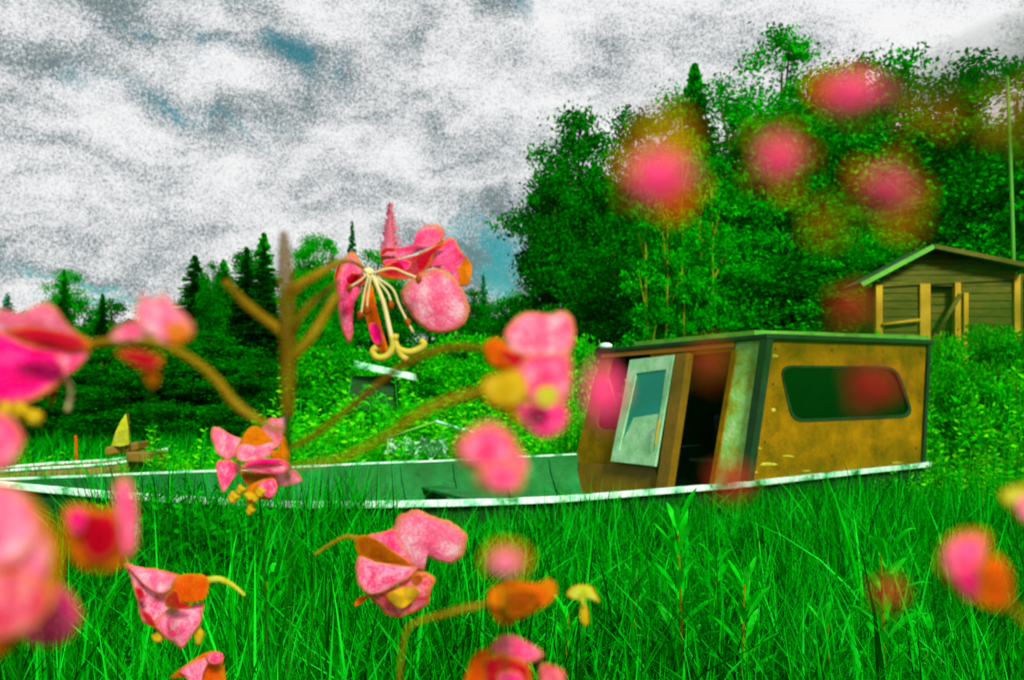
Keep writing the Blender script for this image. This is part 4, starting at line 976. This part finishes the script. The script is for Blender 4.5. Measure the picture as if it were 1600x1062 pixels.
# H: soft pale flower right of centre
D5 = .36; z = zf(500, 260, 2.95)
f = flower(840, 525, D5, 'soft pale pink petal with a red orange base on a brown twig right of centre')
petal('petal', z([(845, 780), (890, 705), (960, 670), (1050, 680), (1120, 663), (1168, 705), (1175, 800), (1140, 875), (1060, 895), (950, 885), (870, 855)]), D5, 'palepink', f, cup=.05)
petal('petal', z([(752, 820), (820, 790), (870, 840), (960, 885), (1040, 905), (960, 940), (860, 950), (780, 905)]), D5 - .012, 'redorange', f, cup=.09)
petal('petal', z([(820, 840), (900, 860), (1030, 900), (960, 935), (880, 920)]), D5 - .02, 'deepred', f)
ptube('stalk', z([(760, 840), (680, 832), (600, 835), (500, 862), (400, 905), (270, 1000)]) + [(540, 642), (490, 680), (452, 700)], [5, 6, 6, 6.5, 6, 5.5, 5, 5, 4], D5, 'stalk_brown', f)
D6 = .24; z = zf(500, 560, 3.318)
f = flower(850, 620, D6, 'soft pink flower with a yellow side, hanging directly under the pale petal')
petal('petal', z([(1050, 10), (1100, -25), (1280, -25), (1303, 60), (1292, 200), (1240, 245), (1120, 235), (1050, 160), (1010, 70)]), D6, 'pink', f)
petal('petal', z([(1010, 240), (1120, 225), (1240, 230), (1292, 280), (1262, 370), (1180, 412), (1100, 385), (1040, 315)]), D6 - .005, 'hotpink', f, cup=.09)
petal('petal', z([(840, 120), (920, 78), (1030, 60), (1080, 150), (1040, 240), (940, 245), (860, 205)]), D6 - .008, 'yellow', f, cup=.09)
petal('petal', z([(1120, 160), (1200, 140), (1240, 190), (1200, 250), (1130, 240)]), D6 - .012, 'limepetal', f)
petal('petal', z([(850, 215), (940, 235), (1040, 250), (1100, 380), (980, 300)]), D6 + .004, 'halo', f)
ptube('stalk', z([(860, 165), (700, 205), (560, 262), (450, 325), (360, 390), (100, 520)]) + [(452, 730)], [7, 7.5, 7, 6, 5, 4, 3], D6, 'stalk', f)
D7 = .20
f = flower(765, 715, D7, 'very soft round pink flower overlapping the two white rails')
petal('petal', z([(700, 440), (760, 370), (850, 320), (930, 328), (1000, 390), (1040, 470), (1045, 540), (1000, 590), (870, 600), (760, 570), (700, 515)]), D7, 'halo_pink', f)
petal('petal', z([(720, 440), (790, 380), (880, 350), (960, 380), (1010, 460), (1000, 540), (920, 580), (840, 560), (740, 515)]), D7 - .003, 'pink', f)
petal('petal', z([(820, 570), (930, 535), (1045, 550), (1065, 620), (1025, 692), (920, 705), (850, 692), (805, 635)]), D7 - .004, 'halo_pink', f)
petal('petal', z([(870, 480), (960, 470), (1060, 500), (1070, 600), (960, 620), (880, 570)]), D7 - .002, 'pink', f)
petal('petal', z([(850, 580), (940, 545), (1030, 570), (1030, 640), (980, 680), (880, 670)]), D7 - .007, 'pink', f)
down(f, 785, 765, D7, r=.0005)
z = zf(500, 780, 3.478)
f = flower(790, 875, .14, 'small faint mauve pink blur above the orange blossom')
petal('petal', z([(880, 330), (920, 250), (1010, 220), (1110, 250), (1150, 320), (1110, 400), (1000, 430), (910, 400)]), .14, 'halo', f)
petal('petal', z([(930, 320), (1000, 270), (1080, 300), (1080, 370), (1000, 400), (940, 370)]), .138, 'palepink', f); down(f, 790, 895, .14, r=.0003)
f = flower(815, 935, .32, 'soft orange cupped blossom on a side stalk in the grass')
petal('petal', z([(908, 530), (950, 470), (1050, 440), (1130, 452), (1200, 450), (1250, 428), (1288, 500), (1245, 560), (1180, 602), (1080, 652), (1000, 692), (950, 645), (918, 590)]), .32, 'redorange', f, cup=.09, wob=.06)
petal('petal', z([(1000, 500), (1090, 480), (1180, 500), (1150, 590), (1060, 640), (1010, 600)]), .312, 'brownsepal', f)
petal('petal', z([(920, 520), (970, 475), (1020, 500), (1000, 580), (940, 580)]), .308, 'orangepetal', f); petal('petal', z([(1190, 470), (1250, 435), (1282, 495), (1240, 530)]), .308, 'orangepetal', f)
ptube('stalk', z([(925, 565), (780, 592), (650, 628), (540, 660), (460, 740), (420, 1100)]), [5, 6, 5, 4, 3, 2], .32, 'stalk', f)
f = flower(790, 1030, .36, 'soft red flower with a pink hood cut by the bottom edge')
petal('petal', z([(925, 810), (970, 745), (1040, 733), (1120, 768), (1212, 832), (1180, 875), (1100, 885), (1000, 850)]), .36, 'pink', f, cup=.09)
petal('petal', z([(890, 860), (1000, 838), (1110, 878), (1145, 920), (1140, 1060), (1000, 1100), (900, 1060), (880, 940)]), .355, 'deepred', f, cup=.09)
petal('petal', z([(960, 950), (1060, 930), (1110, 980), (1100, 1080), (980, 1080)]), .348, 'hotpink', f)
petal('petal', z([(775, 1090), (800, 930), (850, 830), (930, 808), (905, 860), (890, 960), (905, 1090)]), .357, 'redorange', f)
petal('petal', z([(1195, 900), (1250, 895), (1325, 930), (1325, 1010), (1260, 1080), (1200, 1000)]), .35, 'fringe', f); down(f, 800, 1075, .36)
f = flower(910, 930, .5, 'small lime yellow hooded floret on its own in the grass')
petal('petal', z([(1340, 505), (1395, 463), (1470, 468), (1500, 510), (1518, 556), (1465, 540), (1415, 545), (1360, 535)]), .5, 'limepetal', f, cup=.09)
petal('petal', z([(1420, 560), (1450, 580), (1460, 660), (1440, 685), (1415, 650)]), .5, 'yellow', f); ptube('style', z([(1425, 535), (1430, 590)]), 3, .5, 'limepetal', f); down(f, 912, 972, .5, r=.0008)
z = zf(1240, 740, 3.297)
f = flower(1530, 890, .17, 'soft round pink flower with a red side at the right of the grass')
petal('petal', z([(738, 430), (790, 330), (890, 283), (1000, 298), (1015, 380), (990, 450), (990, 600), (960, 660), (880, 645), (800, 565), (745, 490)]), .17, 'halo', f)
petal('petal', z([(770, 400), (850, 320), (970, 325), (980, 400), (960, 480), (960, 620), (880, 610), (800, 520)]), .168, 'pink', f, cup=.09)
petal('petal', z([(830, 520), (920, 480), (960, 560), (950, 640), (880, 620)]), .165, 'magenta', f)
petal('petal', z([(990, 440), (1050, 420), (1110, 500), (1122, 620), (1080, 690), (1000, 680), (950, 650), (960, 520)]), .164, 'redorange', f, cup=.09)
ptube('stalk', z([(1090, 650), (1180, 740), (1300, 900), (1500, 1300)]), 6, .165, 'stalk', f)
f = flower(1590, 790, .2, 'yellow edged pale flower cut by the right edge')
petal('petal', z([(1065, 110), (1120, 68), (1200, 55), (1300, 60), (1300, 260), (1190, 262), (1130, 195)]), .2, 'limepetal', f); petal('petal', z([(1150, 130), (1300, 90), (1300, 240), (1190, 240)]), .196, 'palepink', f); down(f, 1600, 810, .2, r=.0005)
# left edge group
f = flower(30, 870, .16, 'very large soft pink flower filling the lower left edge')
petal('petal', [(-70, 765), (20, 762), (62, 790), (95, 850), (90, 920), (66, 965), (-70, 985)], .16, 'halo', f)
petal('petal', [(-70, 770), (10, 772), (50, 800), (78, 850), (72, 910), (50, 950), (-70, 965)], .158, 'mottled', f); petal('petal', [(-60, 760), (0, 752), (40, 775), (60, 830), (30, 880), (-60, 880)], .156, 'palepink', f); petal('petal', [(-50, 900), (10, 890), (55, 900), (80, 940), (40, 985), (-50, 1000)], .154, 'fringe', f); down(f, 10, 960, .16, r=.0006)
f = flower(70, 965, .19, 'soft magenta pink blossom at the foot of the large lower left flower')
petal('petal', [(20, 950), (50, 905), (100, 915), (126, 955), (110, 995), (70, 1010), (28, 990)], .19, 'hotpink', f, cup=.09); petal('petal', [(-60, 900), (30, 905), (50, 960), (20, 1010), (-60, 1040)], .195, 'redorange', f); down(f, 70, 990, .19, r=.0006)
f = flower(0, 690, .2, 'soft pink petal at the left edge under the magenta flower')
petal('petal', [(-70, 655), (5, 645), (36, 680), (22, 722), (-10, 738), (-70, 740)], .2, 'pink', f); down(f, -20, 730, .2, r=.0006)
f = flower(155, 830, .2, 'soft dark red tubular flower in front of the bow')
petal('petal', [(98, 800), (120, 788), (160, 796), (185, 790), (205, 815), (206, 860), (185, 885), (150, 892), (112, 872)], .2, 'redorange', f)
petal('petal', [(112, 800), (150, 798), (182, 805), (190, 850), (165, 878), (130, 868)], .197, 'deepred', f, cup=.09); petal('petal', [(178, 760), (200, 745), (212, 790), (212, 850), (195, 872), (186, 820)], .194, 'pink', f); petal('petal', [(105, 800), (130, 795), (132, 820), (118, 835)], .194, 'magenta', f); down(f, 160, 880, .2, r=.0006)
z = zf(0, 340, 2.95)
f = flower(240, 500, .22, 'soft pale pink flower behind the arch of the long curved stalk')
petal('petal', z([(625, 420), (660, 350), (700, 380), (750, 350), (830, 430), (885, 490), (880, 550), (800, 592), (740, 570), (660, 520), (630, 470)]), .22, 'palepink', f)
petal('petal', z([(505, 560), (560, 498), (640, 478), (690, 540), (620, 560)]), .222, 'pink', f); petal('petal', z([(760, 500), (850, 480), (875, 545), (800, 585)]), .216, 'orangepetal', f)
petal('petal', z([(535, 618), (620, 605), (745, 640), (725, 692), (650, 692), (590, 662)]), .22, 'deepred', f); petal('petal', z([(650, 690), (720, 690), (730, 750), (700, 780)]), .222, 'brownsepal', f); down(f, 232, 600, .22, r=.0005)

# blurred blooms close to the lens
def soft(x, y, D_, rc, rh, core, halo, label, hx=1, hy=1, cx=1, cy=1, extra=()):
    f = flower(x, y, D_, label); r_ = random.Random(int(x + y))
    for k in range(5):
        a0 = k * 1.257 + r_.uniform(-.2, .2); pts = []
        for (rr, da) in ((.1, -.5), (.6, -.42), (.95, -.25), (1.05, 0), (.95, .25), (.6, .42), (.1, .5)):
            pts.append((x + math.cos(a0 + da) * rr * rh * hx, y + math.sin(a0 + da) * rr * rh * hy))
        petal('petal', pts, D_, halo, f, wob=.05, rings=4)
    if rc: ball('centre', x, y, rc, D_ - .002, core, f, sx=cx, sz=cy, lump=.3)
    for e_ in extra: petal(*e_, f)
    behind(f, x, y + rc, D_); return f
soft(1030, 280, .085, 34, 68, 'core', 'halo', 'blurred pink bloom with an orange halo over the thin ochre trunks', hx=1, hy=.9, cx=1.25, extra=(('petal', [(985, 250), (1000, 190), (1050, 165), (1085, 200), (1075, 260)], .086, 'halo_soft'), ('petal', [(1030, 290), (1075, 280), (1070, 330), (1035, 335)], .083, 'redorange')))
soft(1215, 250, .085, 27, 56, 'core', 'halo', 'small blurred pink bloom centred high on the tall wood')
soft(1385, 300, .085, 30, 62, 'core', 'halo', 'blurred magenta bloom with an orange halo above the shed roof', extra=(('petal', [(1390, 330), (1430, 310), (1445, 350), (1410, 375)], .085, 'halo_soft'),))
soft(1335, 150, .09, 31, 52, 'core', 'halo', 'blurred red bloom on the skyline of the tall wood', hx=1.3, hy=.8, cx=1.5, cy=.9, extra=(('petal', [(1262, 130), (1300, 120), (1320, 150), (1290, 165)], .088, 'redorange'),))
soft(1455, 165, .08, 0, 55, 'core', 'halo_soft', 'faint orange blurred bloom right of the red one on the skyline', hx=1.1, hy=.8)
soft(1585, 185, .085, 0, 55, 'core', 'halo_soft', 'faint orange blurred bloom at the right edge beside the pole')
soft(1290, 345, .08, 0, 34, 'core', 'halo_soft', 'faintest small ochre blur left of the magenta bloom')
soft(1330, 482, .10, 26, 38, 'core_dim', 'halo_soft', 'dim red blurred bloom left of the shed wall')
soft(1362, 605, .10, 32, 36, 'core_dim', 'halo_soft', 'dim red blurred bloom in front of the cabin side window', cx=1.2)
soft(1112, 570, .09, 24, 34, 'core_dim', 'halo_soft', 'dim red blurred bloom at the top of the cabin doorway')
soft(1140, 752, .10, 26, 34, 'core_dim', 'halo_soft', 'dim red blurred bloom over the rail under the cabin corner')
soft(942, 620, .09, 26, 36, 'core', 'halo_pink', 'pink blurred bloom in front of the left cabin window', cy=1.6, hy=1.4, hx=.8)
soft(1388, 925, .12, 18, 30, 'core_dim', 'halo_soft', 'dim red blur behind the whorled leafy weed', cx=1.2)
